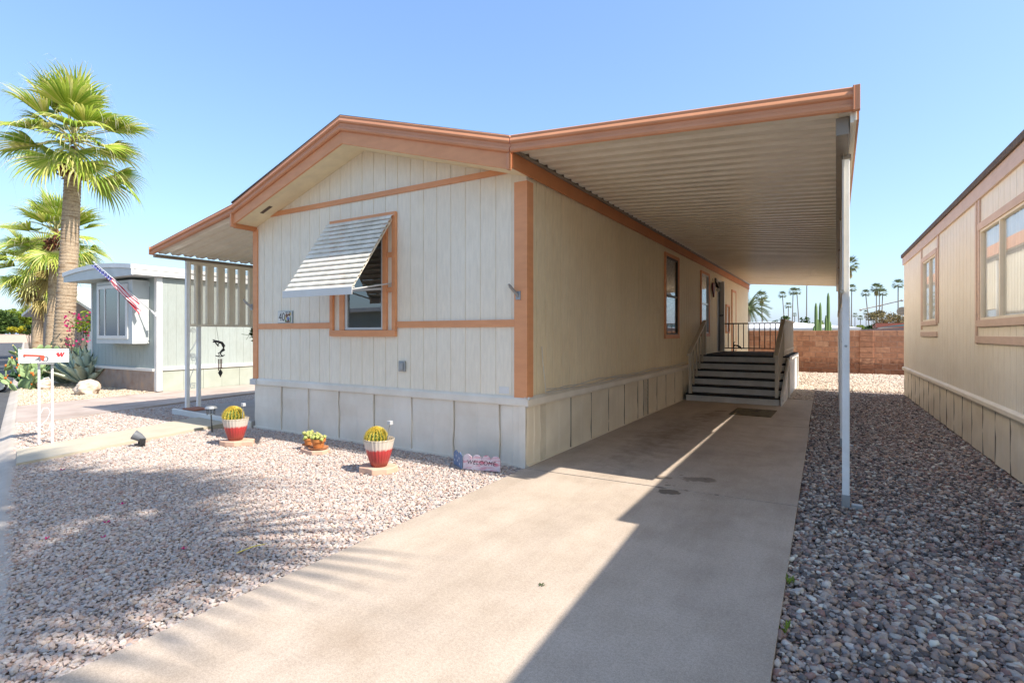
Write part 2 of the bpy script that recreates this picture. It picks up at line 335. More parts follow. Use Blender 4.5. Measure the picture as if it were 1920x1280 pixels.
BGR = [(-2.5, 13.2), (-.2, 13.2), (-.2, 15.9), (5, 15.9), (5, 22.7), (-2.5, 22.7)]
TGR = [kerb(8.75, .02), (-14.05, 6.88), (-18, 6.9), (-30, 10.6), (-30, 9.35), kerb(16, .02)]
flat('yard_gravel_bed', YARD, -.03, 'pink_bed', kind='structure')
flat('side_yard_gravel_bed', YARD2, -.03, 'pink_bed', kind='structure')
flat('river_gravel_bed', RGR, -.04, 'river_bed', kind='structure')
flat('back_gravel_bed', BGR, -.02, 'back_bed', kind='structure')
flat('tan_gravel_bed', TGR, -.02, 'tan_bed', kind='structure')
# loose stones: one mesh per bed
def inpoly(P, x, y):
    r = np.zeros(len(x), bool); n = len(P)
    for i in range(n):
        x1, y1 = P[i][0], P[i][1]; x2, y2 = P[(i+1) % n][0], P[(i+1) % n][1]
        c = ((y1 > y) != (y2 > y)) & (x < (x2-x1)*(y-y1)/((y2-y1) or 1e-9)+x1); r ^= c
    return r
def rockbase(sub, rough, seed):
    bm = bmesh.new(); bmesh.ops.create_icosphere(bm, subdivisions=sub, radius=1.0)
    rg = random.Random(seed)
    off = Vector((rg.random()*50, rg.random()*50, 0))
    for v in bm.verts:
        v.co *= 1+rough*noise.noise(v.co*1.3+off)+rough*.5*(rg.random()-.5)
    vs = np.array([v.co[:] for v in bm.verts]); bm.verts.index_update(); fs = np.array([[v.index for v in f.verts] for f in bm.faces]); bm.free()
    return vs, fs
def stones(name, poly, pitch, smin, smax, flatness, mat, z, sub=1, rough=.35, ymin=-1e9, ymax=1e9, smooth=False, zj=.006, far=None, label=None, cat=None, maxd=None):
    xs = [p[0] for p in poly]; ys = [p[1] for p in poly]
    X, Y = np.meshgrid(np.arange(min(xs), max(xs), pitch), np.arange(max(min(ys), ymin), min(max(ys), ymax), pitch*.87))
    X[1::2] += pitch/2
    x = (X+RNG.uniform(-.42, .42, X.shape)*pitch).ravel(); y = (Y+RNG.uniform(-.42, .42, Y.shape)*pitch).ravel()
    k = inpoly(poly, x, y)
    # only what the photograph's side of the place can see
    cx = -x*math.sin(TH)+y*math.cos(TH); k &= cx > .45
    if maxd: k &= np.hypot(x, y) < maxd
    x = x[k]; y = y[k]; n = len(x)
    bases = [rockbase(sub, rough, 31+i) for i in range(7)]
    V = []; F = []; o = 0
    idx = RNG.integers(0, 7, n)
    for b in range(7):
        bv, bf = bases[b]; q = np.where(idx == b)[0]; m = len(q)
        if not m: continue
        s = smin+(smax-smin)*RNG.random(m)**2.2
        sc = np.stack([s*RNG.uniform(.8, 1.35, m), s*RNG.uniform(.65, 1.0, m), s*flatness*RNG.uniform(.7, 1.3, m)], 1)
        p = bv[None]*sc[:, None, :]
        t = RNG.uniform(-.5, .5, m); ct, st = np.cos(t)[:, None], np.sin(t)[:, None]
        p = np.stack([p[..., 0]*ct-p[..., 2]*st, p[..., 1], p[..., 0]*st+p[..., 2]*ct], -1)
        a = RNG.uniform(0, 2*PI, m); ca, sa = np.cos(a)[:, None], np.sin(a)[:, None]
        p = np.stack([p[..., 0]*ca-p[..., 1]*sa, p[..., 0]*sa+p[..., 1]*ca, p[..., 2]], -1)
        p += np.stack([x[q], y[q], z+RNG.uniform(-zj, zj, m)+s*flatness*.35], 1)[:, None, :]
        V.append(p.reshape(-1, 3)); F.append((bf[None]+(np.arange(m)*len(bv))[:, None, None]+o).reshape(-1, 3)); o += m*len(bv)
    V = np.concatenate(V).astype(np.float32); F = np.concatenate(F).astype(np.int32)
    me = bpy.data.meshes.new(name); me.vertices.add(len(V)); me.vertices.foreach_set('co', V.ravel())
    me.loops.add(F.size); me.loops.foreach_set('vertex_index', F.ravel()); me.polygons.add(len(F))
    me.polygons.foreach_set('loop_start', np.arange(0, F.size, 3, dtype=np.int32))
    me.polygons.foreach_set('use_smooth', np.full(len(F), smooth)); me.update(calc_edges=True)
    me.materials.append(MATS[mat]); ob = bpy.data.objects.new(name, me); COL.objects.link(ob)
    return tag(ob, label=label, cat=cat, kind='stuff')
stones('pink_gravel', YARD, .021, .0095, .021, .62, 'pink_stone', -.026, sub=1, rough=.5, label='pale pink crushed gravel of the front yard beside the driveway', cat='gravel')
stones('entry_gravel', YARD2, .034, .014, .026, .6, 'pink_stone', -.024, sub=1, rough=.5, maxd=12.5, label='pink and grey gravel around the mailbox and porch posts', cat='gravel')
stones('river_pebbles', RGR, .0195, .0085, .028, .56, 'river_stone', -.032, sub=2, rough=.42, smooth=True, zj=.011, ymax=4.4, label='dark rounded river pebbles along the right driveway edge', cat='gravel')
stones('river_pebbles', RGR, .0245, .010, .028, .6, 'river_stone', -.032, sub=1, rough=.4, smooth=True, zj=.011, ymin=4.4, label='dark river pebbles farther back beside the tan mobile home', cat='gravel')
stones('back_gravel', BGR, .06, .022, .045, .6, 'back_stone', -.012, sub=1, rough=.4, label='pale sunlit gravel in front of the block wall', cat='gravel')
stones('tan_gravel', TGR, .055, .016, .032, .6, 'tan_stone', -.012, sub=1, rough=.45, maxd=22, label='tan gravel around the agave in front of the grey mobile home', cat='gravel')

# ------------------------------------------------------------------ walls with grooves and openings
def wall(mb, u0, u1, z0, ztop, fn, openings=(), pitch=.21, gw=.009, gd=.007, th=.05, phase=0.0, extra=()):
    """vertical boards with grooves; fn(u, depth, z) -> point, depth grows into the house"""
    cuts = {u0, u1}; gro = []
    u = u0+phase
    while u < u1-.02:
        if u > u0+.02: gro.append((u-gw/2, u+gw/2)); cuts |= {u-gw/2, u+gw/2}
        u += pitch
    for o in openings: cuts |= {o[0], o[1]}
    cuts |= set(extra)
    c = sorted(cuts)
    for a, b in zip(c[:-1], c[1:]):
        if b-a < 1e-5: continue
        m = (a+b)/2; d = gd if any(p <= m <= q for p, q in gro) else 0.0
        ta, tb = ztop(a+1e-6), ztop(b-1e-6); segs = [(z0, z0, ta, tb)]
        for (p, q, za, zb) in openings:
            if p <= m <= q:
                new = []
                for (l0, l1, h0, h1) in segs:
                    if za > l0: new.append((l0, l1, min(za, h0), min(za, h1)))
                    if zb < h0: new.append((max(zb, l0), max(zb, l1), h0, h1))
                segs = new
        for (l0, l1, h0, h1) in segs:
            if h0-l0 < 1e-4 and h1-l1 < 1e-4: continue
            mb.hexa([fn(a, d, l0), fn(b, d, l1), fn(b, th, l1), fn(a, th, l0)], [fn(a, d, h0), fn(b, d, h1), fn(b, th, h1), fn(a, th, h0)])
    return mb
FX = lambda u, d, z: (u, d, z)                 # facade
SX = lambda u, d, z: (-d, u, z)                # right-hand side wall
HL, HW = 16.85, 4.82
AP = -2.45
def rake(x, z_l, z_a, z_r):                    # height along the gable
    return z_l+(z_a-z_l)*(x+4.80)/(AP+4.80) if x < AP else z_a+(z_r-z_a)*(x-AP)/(.03-AP)
H = house_frame('mobile_home', 'cream mobile home with terracotta trim and number 40 beside the driveway', 'mobile home')
WIN = (-2.80, -2.09, 1.475, 2.90)
m = MB(); wall(m, -HW, 0, .66, lambda x: rake(x, 3.06, 3.83, 3.11)+.004, FX, [WIN], phase=.02, extra=(AP,)); m.build('front_wall', 'cream_siding', H)
SW = [(5.43, 6.37, 1.41, 2.95), (8.63, 9.52, 1.44, 2.92), (10.68, 11.30, .93, 2.93), (12.1, 12.62, 1.5, 2.25)]
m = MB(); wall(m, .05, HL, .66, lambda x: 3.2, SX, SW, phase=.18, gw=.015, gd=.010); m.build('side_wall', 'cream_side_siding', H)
m = MB(); m.box(-HW+.001, -HW+.05, .051, HL, .1, 3.1); m.box(-HW+.05, -.05, HL-.05, HL, .1, 3.1); m.build('rear_wall', 'cream_siding', H)
# gable band, belt, corner boards
m = MB(); m.box(-4.66, -.22, -.022, -.001, 3.175, 3.24); m.build('gable_band', 'terracotta_trim', H, bevel=.003)
m = MB(); m.box(-HW+.09, -3.08, -.022, -.001, 1.498, 1.576); m.build('belt_board', 'terracotta_trim', H, bevel=.003)
m = MB(); m.box(-1.862, -.141, -.022, -.001, 1.5, 1.577); m.build('belt_board', 'terracotta_trim', H, bevel=.003)
m = MB(); m.box(-.14, .022, -.024, -.001, .735, 3.06); m.box(.001, .022, -.0, .115, .735, 3.06); m.build('corner_board', 'terracotta_trim', H, bevel=.003)
m = MB(); m.box(-HW-.022, -HW+.085, -.024, -.001, .735, 3.02); m.box(-HW-.022, -HW, 0, .1, .735, 3.02); m.build('corner_board', 'terracotta_trim', H, bevel=.003)
# flashing and skirting
m = MB(); m.sheet([(-.001, .745), (-.018, .735), (-.032, .718), (-.036, .665), (-.034, .648), (-.02, .645)], lambda u, v, a: (a, u, v), -HW-.05, .05)
m.sheet([(.001, .745), (.02, .735), (.045, .715), (.05, .66), (.045, .64), (.02, .64)], lambda u, v, a: (u, a, v), -.05, HL)
m.build('skirt_ledge', 'skirt_panel', H, solid=.002)
m = MB(); m.box(-HW-.055, -HW+.09, -.056, .06, .645, .73); m.build('ledge_cap', 'aluminium', H, bevel=.004)
fj = [-4.82, -4.146, -3.546, -2.913, -2.255, -1.614, -.963, -.332, 0.0]
m = MB()
def lap(mb, a, b, fn, n=5, amp=.012):
    """one overlapping skirting panel: its right edge stands proud of the next, edges slightly bowed"""
    rows = [0.0, .16, .32, .48, .655]; w0 = [random.uniform(-amp, amp) for _ in rows]; w1 = [random.uniform(-amp, amp) for _ in rows]
    for w in (w0, w1): w[0] *= .3; w[-1] *= .2
    pr = [0, .10, .5, .55, .92, 1.0]; off = [.002, .008, .010, .016, .016, .020]
    vs = []
    for k, z in enumerate(rows):
        for t, o in zip(pr, off):
            uu = a+(b-a)*t+(w0[k]*(1-t)+w1[k]*t if 0 < t < 1 else (w0[k] if t == 0 else w1[k]))
            vs.append(fn(uu, -o+.004*math.sin(k*2.1+a*5), z))
    n_ = len(pr); fs = [(k*n_+i, k*n_+i+1, (k+1)*n_+i+1, (k+1)*n_+i) for k in range(len(rows)-1) for i in range(n_-1)]
    for k, z in enumerate(rows): vs.append(fn(b+w1[k], .012, z))
    o2 = n_*len(rows); fs += [(k*n_+n_-1, o2+k, o2+k+1, (k+1)*n_+n_-1) for k in range(len(rows)-1)]
    mb.add(vs, fs)
for a, b in zip(fj[:-1], fj[1:]): lap(m, a, b-.01, FX)
m.box(-.075, .004, -.028, -.018, 0, .65); m.box(-HW, 0, -.03, .0, -.02, .012)
m.box(-HW, -.005, .012, .03, -.05, .66)
m.build('front_skirting', 'skirt_panel', H)
sj = [.43, 1.086, 1.745, 2.396, 3.058, 3.71, 4.03, 4.30, 4.819, 5.429, 6.107, 6.772]+[7.4+.65*i for i in range(15)]
m = MB()
lap(m, 0.0, .285, SX)
for a, b in zip(sj[:-1], sj[1:]):
    if a in (4.03,): continue
    lap(m, a, b-.022, SX)
m.box(-.005, .028, 0, HL, -.02, .014); m.box(-.06, -.05, 0.012, HL, -.05, .66)
m.build('side_skirting', 'skirt_tan', H)
M('seam_shade', (.19, .16, .12), rough=.9)  # dark strips painted in for the shadow gaps between skirting panels
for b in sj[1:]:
    m = MB(); b += .012*math.sin(b*7); m.hexa([(.0, b-.022, .016), (.0225, b-.022, .016), (.0225, b-.008, .016), (.0, b-.008, .016)], [(.0, b-.02, .65), (.0225, b-.02, .65), (.0225, b-.006, .65), (.0, b-.006, .65)]); m.build('seam_shade_strip', 'seam_shade', H)
def ventpanel(y0, y1):
    m = MB()
    nz = 26
    for k in range(nz):
        z = .03+k*.0235; st = (k % 2)*.5
        m.box(.004, .014, y0, y1, z, z+.009)
    for j in range(6): y = y0+(y1-y0)*j/5; m.box(.003, .012, y-.006, y+.006, .015, .645)
    m.build('skirt_vent', 'skirt_tan', H)
    d = MB(); d.box(-.011, -.004, y0, y1, .01, .65); d.build('vent_backing', 'dark_interior', bpy.data.objects[H.children[-1].name])
ventpanel(.289, .425); ventpanel(4.04, 4.29)
# eaves: rake boards, rolled metal trim, soffit, side fascia, shingles
def gable_strip(mb, y0, y1, lo, hi):
    for (xa, xb) in ((-4.79, AP), (AP, .025)):
        p = [(xa, lo(xa+1e-6 if xa == AP else xa)), (xb, lo(xb-1e-6))]; q = [(xa, hi(xa+1e-6 if xa == AP else xa)), (xb, hi(xb-1e-6))]
        mb.hexa([(p[0][0], y0, p[0][1]), (p[1][0], y0, p[1][1]), (p[1][0], y1, p[1][1]), (p[0][0], y1, p[0][1])], [(q[0][0], y0, q[0][1]), (q[1][0], y0, q[1][1]), (q[1][0], y1, q[1][1]), (q[0][0], y1, q[0][1])])
m = MB(); gable_strip(m, -.38, -.355, lambda x: rake(x, 3.03, 3.80, 3.08), lambda x: rake(x, 3.195, 3.965, 3.25)); m.build('rake_board', 'terracotta_trim', H, bevel=.003)
ROLL = [(0, 0), (-.012, -.004), (-.030, .006), (-.037, .026), (-.030, .046), (-.014, .060), (-.016, .088), (-.034, .100), (-.040, .116), (-.034, .136), (-.022, .150), (-.026, .172), (-.018, .180), (0, .182)]
def roll_path(mb, pts, y):
    """two-roll metal trim swept along the roof edge; pts are (x, z of its lower edge, height factor)"""
    n = len(ROLL); vs = []
    for (x, z, k) in pts:
        for (u, v) in ROLL: vs.append((x, y+u, z+v*k))
    fs = [(i*n+j, i*n+j+1, (i+1)*n+j+1, (i+1)*n+j) for i in range(len(pts)-1) for j in range(n-1)]
    fs += [tuple(range(n)), tuple((len(pts)-1)*n+j for j in range(n))]
    mb.add(vs, fs)
m = MB(); roll_path(m, [(-4.755, 3.19, .82), (AP, 3.96, 1.04), (.035, 3.245, .95)], -.381); m.build('rake_trim', 'terracotta_metal', H, smooth='auto', weld=True)
m = MB(); m.box(-4.80, -4.765, -.415, -.34, 3.0, 3.19); m.build('rake_end_cap', 'terracotta_metal', H, bevel=.004)
m = MB(); m.box(.002, .035, -.41, -.36, 3.075, 3.24); m.build('rake_end_cap', 'terracotta_metal', H, bevel=.004)
m = MB(); gable_strip(m, -.354, -.002, lambda x: rake(x, 3.05, 3.82, 3.10), lambda x: rake(x, 3.07, 3.84, 3.12)); sf = m.build('soffit', 'soffit_cream', H)
m = MB()
for (xa, xb) in ((-4.36, -4.14),):
    za, zb = rake(xa, 3.05, 3.82, 3.1)-.003, rake(xb, 3.05, 3.82, 3.1)-.003
    m.hexa([(xa, -.22, za-.004), (xb, -.22, zb-.004), (xb, -.17, zb-.004), (xa, -.17, za-.004)], [(xa, -.22, za), (xb, -.22, zb), (xb, -.17, zb), (xa, -.17, za)])
m.build('soffit_vent', 'shingles', sf)
for ya_, yb_ in ((-.36, 4.33), (4.334, 9.2), (9.204, 13.1), (13.104, HL)): m = MB(); m.box(.024, .05+random.uniform(-.002, .002), ya_, yb_, 3.10+random.uniform(-.003, .003), 3.27); m.build('eave_fascia', 'rust_board', H, bevel=.003)
m = MB(); m.box(-4.80, -4.77, -.36, HL, 2.99, 3.14); m.build('eave_fascia', 'rust_board', H, bevel=.003)
m = MB()
for k in range(58):
    y0 = -.40+k*.3; y1 = y0+.3
    gable_strip(m, y0, y1, lambda x: rake(x, 3.345, 4.135, 3.40), lambda x: rake(x, 3.365, 4.155+random.uniform(-.002, .003), 3.42))
m.build('roof', 'shingles', H)
m = MB(); m.hexa([(-4.79, HL-.01, 3.0), (.02, HL-.01, 3.0), (.02, HL+.03, 3.0), (-4.79, HL+.03, 3.0)], [(-4.79, HL-.01, 3.3), (.02, HL-.01, 3.3), (.02, HL+.03, 3.3), (-4.79, HL+.03, 3.3)]); m.build('rear_fascia', 'rust_board', H)
# front window
fw = MB()
z0, z1 = 1.39, 2.955
fw.box(-3.078, -3.02, -.04, -.001, z0+.08, z1); fw.box(-1.925, -1.865, -.04, -.001, z0+.08, z1)
fw.box(-3.02, -1.925, -.04, -.001, 2.905, z1); fw.box(-3.078, -1.865, -.045, -.001, z0, z0+.078)
fw.box(-2.89, -2.80, -.035, -.001, z0+.08, 2.90); fw.box(-2.09, -2.022, -.035, -.001, z0+.08, 2.90)
for z in (1.98, 2.42):
    fw.box(-2.02, -1.927, -.03, -.001, z-.03, z+.03); fw.box(-3.018, -2.892, -.03, -.001, z-.03, z+.03)
W1 = fw.build('front_window_trim', 'terracotta_trim', H, bevel=.003)
a = MB()
a.box(-2.80, -2.755, -.02, .03, 1.475, 2.90); a.box(-2.125, -2.09, -.02, .03, 1.475, 2.90); a.box(-2.755, -2.125, -.02, .03, 1.475, 1.505); a.box(-2.755, -2.125, -.02, .03, 2.865, 2.90)
a.box(-2.755, -2.125, -.016, .02, 1.985, 2.012); a.build('window_frame', 'aluminium', W1, bevel=.002)
a = MB(); a.box(-2.755, -2.125, .004, .008, 1.505, 2.865); a.build('pane', 'pane_glass', W1)
a = MB()
for k in range(38): z = 2.86-k*.021; a.box(-2.75, -2.13, .05, .066, z-.003, z+.001, )
a.box(-2.75, -2.13, .05, .075, 2.055, 2.07); a.build('blind', 'blind_white', W1)
a = MB()
sc = [(-2.75, 2.16)]+[(-2.75+i*.62/48, 2.045-.018*abs(math.sin(i*PI/6))) for i in range(49)]+[(-2.13, 2.16)]
a.prism(sc, lambda u, v, q: (u, q, v), .088, .094); a.build('valance', 'blind_white', W1)
a = MB(); a.box(-2.86, -2.04, .5, .52, 1.4, 2.95); a.box(-2.86, -2.84, .05, .5, 1.4, 2.95); a.box(-2.06, -2.04, .05, .5, 1.4, 2.95); a.box(-2.86, -2.04, .05, .5, 1.38, 1.4); a.build('room_backing', 'dark_interior', W1)
# louvered window awning
AW = MB(); n = 15
for k in range(n):
    t = k/(n-1); y = -.045-.625*t; z = 2.915-.915*t
    w0, w1 = -3.10, -1.885
    prof = [(y+.008, z+.002), (y-.026, z-.015), (y-.043, z-.030), (y-.051, z-.047), (y-.048, z-.055), (y-.036, z-.056)]
    AW.sheet(prof, lambda u, v, q: (q, u, v), w0, w1)
wa = AW.build('window_awning', 'old_white', H, solid=.003)
for x in (-3.06, -1.93, -2.5):
    a = MB(); a.hexa([(x-.012, -.02, 2.87), (x+.012, -.02, 2.87), (x+.012, -.69, 1.93), (x-.012, -.69, 1.93)], [(x-.012, -.02, 2.895), (x+.012, -.02, 2.895), (x+.012, -.69, 1.955), (x-.012, -.69, 1.955)]); a.build('awning_rafter', 'old_white', wa)
a = MB(); a.box(-3.12, -1.865, -.735, -.728, 1.872, 1.955); a.box(-3.12, -1.865, -.735, -.69, 1.953, 1.962); a.build('awning_valance', 'white_paint', wa, bevel=.003)
a = MB()
for x in (-3.04, -1.95): a.tube([(x, -.70, 1.93), (x, -.012, 2.06)], .010, 6)
a.tube([(-3.04, -.70, 1.94), (-1.95, -.70, 1.94)], .008, 6); a.build('awning_arm', 'aluminium', wa)
# side windows
for (ya, yb, za, zb), lam in zip(SW[:2], (0, 1)):
    a = MB(); a.box(.001, .03, ya-.07, ya, za-.06, zb+.06); a.box(.001, .03, yb, yb+.07, za-.06, zb+.06); a.box(.001, .03, ya, yb, zb, zb+.06); a.box(.001, .034, ya-.07, yb+.07, za-.08, za)
    w = a.build('side_window_trim', 'terracotta_trim', H, bevel=.003)
    a = MB(); a.box(-.03, .012, ya, ya+.03, za, zb); a.box(-.03, .012, yb-.03, yb, za, zb); a.box(-.03, .01, ya, yb, za, za+.03); a.box(-.03, .01, ya, yb, zb-.03, zb); a.box(-.03, .008, ya, yb, (za+zb)/2-.02, (za+zb)/2+.02); a.build('window_frame', 'rail_iron' if lam == 0 else 'aluminium', w)
    a = MB(); a.box(-.012, -.008, ya, yb, za, zb); a.build('pane', 'clear_glass', w)
    a = MB()
    zt = zb; zl = za+.05
    k = 0
    while zt-.025*k > zl: z = zt-.025*k; a.hexa([(-.045, ya, z-.010), (-.045, yb, z-.010), (-.06, yb, z+.006), (-.06, ya, z+.006)], [(-.044, ya, z-.008), (-.044, yb, z-.008), (-.059, yb, z+.008), (-.059, ya, z+.008)]); k += 1
    a.build('blind', 'blind_white', w)
    a = MB(); a.box(-.4, -.38, ya-.1, yb+.1, za-.1, zb+.1); a.box(-.38, -.06, ya-.1, ya-.08, za-.1, zb+.1); a.box(-.38, -.06, yb+.08, yb+.1, za-.1, zb+.1); a.build('room_backing', 'dark_interior', w)
ya, yb, za, zb = SW[2]
a = MB(); a.box(-.04, .02, ya, ya+.04, za, zb); a.box(-.04, .10, yb-.05, yb+.03, za, zb); a.box(-.04, .02, ya, yb, zb-.03, zb+.02)
dr = a.build('entry_door_frame', 'white_paint', H, bevel=.003)
a = MB(); a.box(-.03, -.01, ya+.04, yb-.05, za, zb-.03); a.build('security_door', 'black_iron', dr)
a = MB(); a.tube([(-.01, yb-.12, 1.95), (.07, yb-.12, 1.95), (.09, yb-.2, 1.95)], .014, 8); a.build('door_handle', 'black_iron', dr)
ya, yb, za, zb = SW[3]
a = MB(); a.box(.001, .03, ya-.06, ya, za-.06, zb+.06); a.box(.001, .03, yb, yb+.06, za-.06, zb+.06); a.box(.001, .03, ya, yb, zb, zb+.06); a.box(.001, .03, ya, yb, za-.06, za); w = a.build('small_window_trim', 'terracotta_trim', H)
a = MB(); a.box(-.02, -.015, ya, yb, za, zb); a.build('pane', 'blind_white', w)
a = MB(); a.box(.001, .028, 13.1, 13.17, .8, 2.83); a.box(.001, .028, 13.85, 13.92, .8, 2.83); a.box(.001, .028, 13.17, 13.85, 2.76, 2.83); hd = a.build('utility_door_trim', 'terracotta_trim', H, bevel=.003)
a = MB(); a.box(.001, .016, 13.17, 13.85, .8, 2.76); a.build('utility_door', 'cream_side_siding', hd)
a = MB(); a.box(.0, .03, 10.36, 10.5, 2.72, 2.95); a.hexa([(.03, 10.37, 2.7), (.13, 10.30, 2.66), (.13, 10.56, 2.66), (.03, 10.49, 2.7)], [(.03, 10.38, 2.86), (.07, 10.36, 2.8), (.07, 10.5, 2.8), (.03, 10.48, 2.86)]); lm = a.build('wall_lamp', 'black_iron', H)
a = MB(); a.ball((.075, 10.43, 2.63), .05, .05, .06); a.build('lamp_glass', 'blind_white', lm)
# little fittings on the front
a = MB(); a.box(-1.82, -1.714, -.03, -.001, .955, 1.085); a.box(-1.80, -1.735, -.045, -.03, .975, 1.065); a.build('outlet_box', 'galvanised', H, bevel=.006)
a = MB(); a.box(-.345, -.215, -.006, -.001, .765, .84); a.build('sticker', 'white_paint', H)
for x in (-4.865, -.085):
    a = MB(); a.box(x-.03, x+.03, -.034, -.025, 1.79, 1.88)
    a.tube([(x, -.03, 1.83), (x-.05, -.12, 1.93)], .018, 8); a.tube([(x-.015, -.05, 1.86), (x-.06, -.13, 1.95)], .013, 8); a.build('flag_bracket', 'galvanised', H)
a = MB()
for k in range(3):
    pts = [(.05+.012*k, .35+i*.5, .765+.03*math.sin(i*1.3+k*2)+.012*k) for i in range(14)]
    a.tube(pts, .006, 5)
a.tube([(.028, .30, 1.28), (.03, .32, 1.1), (.05, .33, .9), (.05, .35, .77)], .005, 5)
a.build('cable', 'riser_paint', H)

# ------------------------------------------------------------------ corrugated roofs
def pan_profile(y0, y1, pitch=.21, h=.065):
    p = []; y = y0
    while y < y1-1e-6:
        p += [(y, h), (y+.028, h), (y+.075, .004), (y+.085, 0.0), (y+.135, .007), (y+.185, 0.0), (y+.192, .003), (y+.197, h)]; y += pitch
    p.append((y, h)); return p
def pan(mb, prof, x0, z0, x1, z1):
    n = len(prof); vs = [(x0, y, z0+h) for y, h in prof]+[(x1, y, z1+h) for y, h in prof]
    mb.add(vs, [(i, i+1, n+i+1, n+i) for i in range(n-1)])
C = house_frame('carport', 'long flat carport with ribbed metal ceiling, terracotta fascia and white posts', 'carport')
def slot_profile(y0, y1, pitch=.21, h=.085):
    p = []; y = y0
    while y < y1-1e-6: p += [(y, h), (y+.045, h), (y+.085, .004), (y+.092, 0), (y+.203, .006), (y+.206, h)]; y += pitch
    p.append((y, h)); return p
m = MB(); pan(m, slot_profile(-.36, HL-.05), .075, 3.285, 2.93, 3.075); m.build('roof_pan', 'pan_metal', C, solid=.0015)
m = MB(); roll_path(m, [(.05, 3.245, .95), (2.985, 3.03, .95)], -.383); fs = m.build('front_fascia', 'terracotta_metal', C, smooth='auto', weld=True)
m = MB(); m.box(2.945, 2.99, -.425, -.38, 3.028, 3.207); m.box(2.945, 2.955, -.43, -.425, 3.028, 3.207); m.build('fascia_end_cap', 'terracotta_metal', fs, bevel=.003)
m = MB(); m.hexa([(.06, -.379, 3.25), (2.95, -.379, 3.04), (2.95, -.372, 3.04), (.06, -.372, 3.25)], [(.06, -.379, 3.42), (2.95, -.379, 3.2), (2.95, -.372, 3.2), (.06, -.372, 3.42)]); m.build('fascia_backing', 'terracotta_metal', fs)
m = MB(); m.box(.052, .085, -.36, HL, 3.255, 3.278); m.build('ledger_channel', 'beam_metal', C)
m = MB(); m.box(2.955, 2.97, -.37, HL, 2.97, 3.19); m.box(2.86, 2.955, -.36, HL, 3.035, 3.06); m.box(2.93, 2.955, -.36, HL, 2.96, 3.035); gt = m.build('gutter', 'pan_metal', C, bevel=.003)
m = MB(); m.box(2.971, 2.985, -.36, HL, 2.975, 3.195); m.build('gutter_face', 'terracotta_metal', gt)
m = MB(); m.box(2.84, 2.925, -.3, HL, 2.9, 3.032); m.build('beam', 'beam_metal', C, bevel=.004)
for yy, zt in ((.28, 2.9), (3.08, 2.9), (6.0, 2.9), (8.95, 2.9), (13.3, 2.9)):
    m = MB(); m.box(2.884, 2.938, yy-.027, yy+.027, -.05, zt); p = m.build('post', 'white_post', C, bevel=.006)
    m = MB(); m.box(2.880, 2.942, yy-.031, yy+.031, -.05, .085); m.box(2.95, 3.03, yy-.03, yy+.03, -.03, .01); m.build('post_foot', 'galvanised', p, bevel=.003)
    m = MB(); m.tube([(2.911, yy-.034, 1.32), (2.911, yy-.02, 1.32)], .010, 8); m.build('bolt', 'galvanised', p)
    m = MB(); m.box(2.874, 2.948, yy-.036, yy+.036, 2.87, 2.905); m.build('post_cap', 'beam_metal', p)
for (ya, yb, zb) in ((.17, 3.08, 1.768), (3.085, 8.95, 1.806), (8.955, 13.26, 1.93)):
    m = MB(); p = []; y = ya
    while y < yb: p += [(y, 0), (y+.10, 0), (y+.115, .02), (y+.145, .02)]; y += .16
    m.sheet(p, lambda u, v, q: (2.895+v, u, q), zb, 2.99); pn = m.build('side_screen', 'pan_metal', C, solid=.0015)
    m = MB(); m.tube([(2.885, ya, zb), (2.885, (ya+yb)/2, zb-.01), (2.885, yb, zb)], .016, 6); m.build('screen_rail', 'rail_paint', pn)

# porch awning on the far side of the house
Pq = house_frame('porch_awning', 'short ribbed metal porch awning with terracotta edge left of the cream house', 'awning')
m = MB(); pan(m, pan_profile(-.36, 8.0), -4.80, 3.14, -7.12, 2.80); m.build('roof_pan', 'pan_metal', Pq, solid=.0015)
m = MB(); roll_path(m, [(-7.15, 2.775, .72), (-4.765, 3.185, .82)], -.383); q = m.build('front_fascia', 'terracotta_metal', Pq, smooth='auto', weld=True)
m = MB(); m.hexa([(-7.15, -.379, 2.775), (-4.79, -.379, 3.18), (-4.79, -.365, 3.18), (-7.15, -.365, 2.775)], [(-7.15, -.379, 2.9), (-4.79, -.379, 3.32), (-4.79, -.365, 3.32), (-7.15, -.365, 2.9)]); m.box(-7.165, -7.15, -.425, -.36, 2.77, 2.905); m.build('fascia_backing', 'terracotta_metal', q)
m = MB(); m.box(-7.16, -7.08, -.36, 8, 2.73, 2.785); m.build('beam', 'beam_metal', Pq, bevel=.004)
for yy in (.19, .39):
    m = MB(); m.box(-7.16, -7.10, yy-.03, yy+.03, .07, 2.73); p = m.build('post', 'white_post', Pq, bevel=.005)
    m = MB(); m.box(-7.17, -7.09, yy-.04, yy+.04, .074, .09); m.build('post_foot', 'galvanised', p)
m = MB()
def scroll(mb, c, r0, r1, turns, ph, plane, sgn=1, wr=.006):
    pts = []
    for i in range(28):
        t = i/27; a = ph+sgn*turns*2*PI*t; r = r0+(r1-r0)*t; pts.append(plane(c[0]+r*math.cos(a), c[1]+r*math.sin(a)))
    mb.tube(pts, wr, 5)
pln = lambda u, v: (-7.13, u, v)
for zc in (1.48, 1.02):
    scroll(m, (.29, zc), .012, .055, 1.6, 0, pln); 
for zc, s in ((1.0, 1), (.5, -1)): scroll(m, (.29, zc-.02), .012, .06, 1.4, PI if s < 0 else 0, pln, s)
m.tube([pln(.35, 1.02), pln(.345, .9), pln(.29, .76), pln(.235, .62), pln(.235, .5)], .006, 5)
m.tube([pln(.35, 1.5), pln(.35, 1.3), pln(.30, 1.2), pln(.23, 1.1), pln(.24, 1.0)], .006, 5); m.build('scroll', 'white_post', Pq)
m = MB()
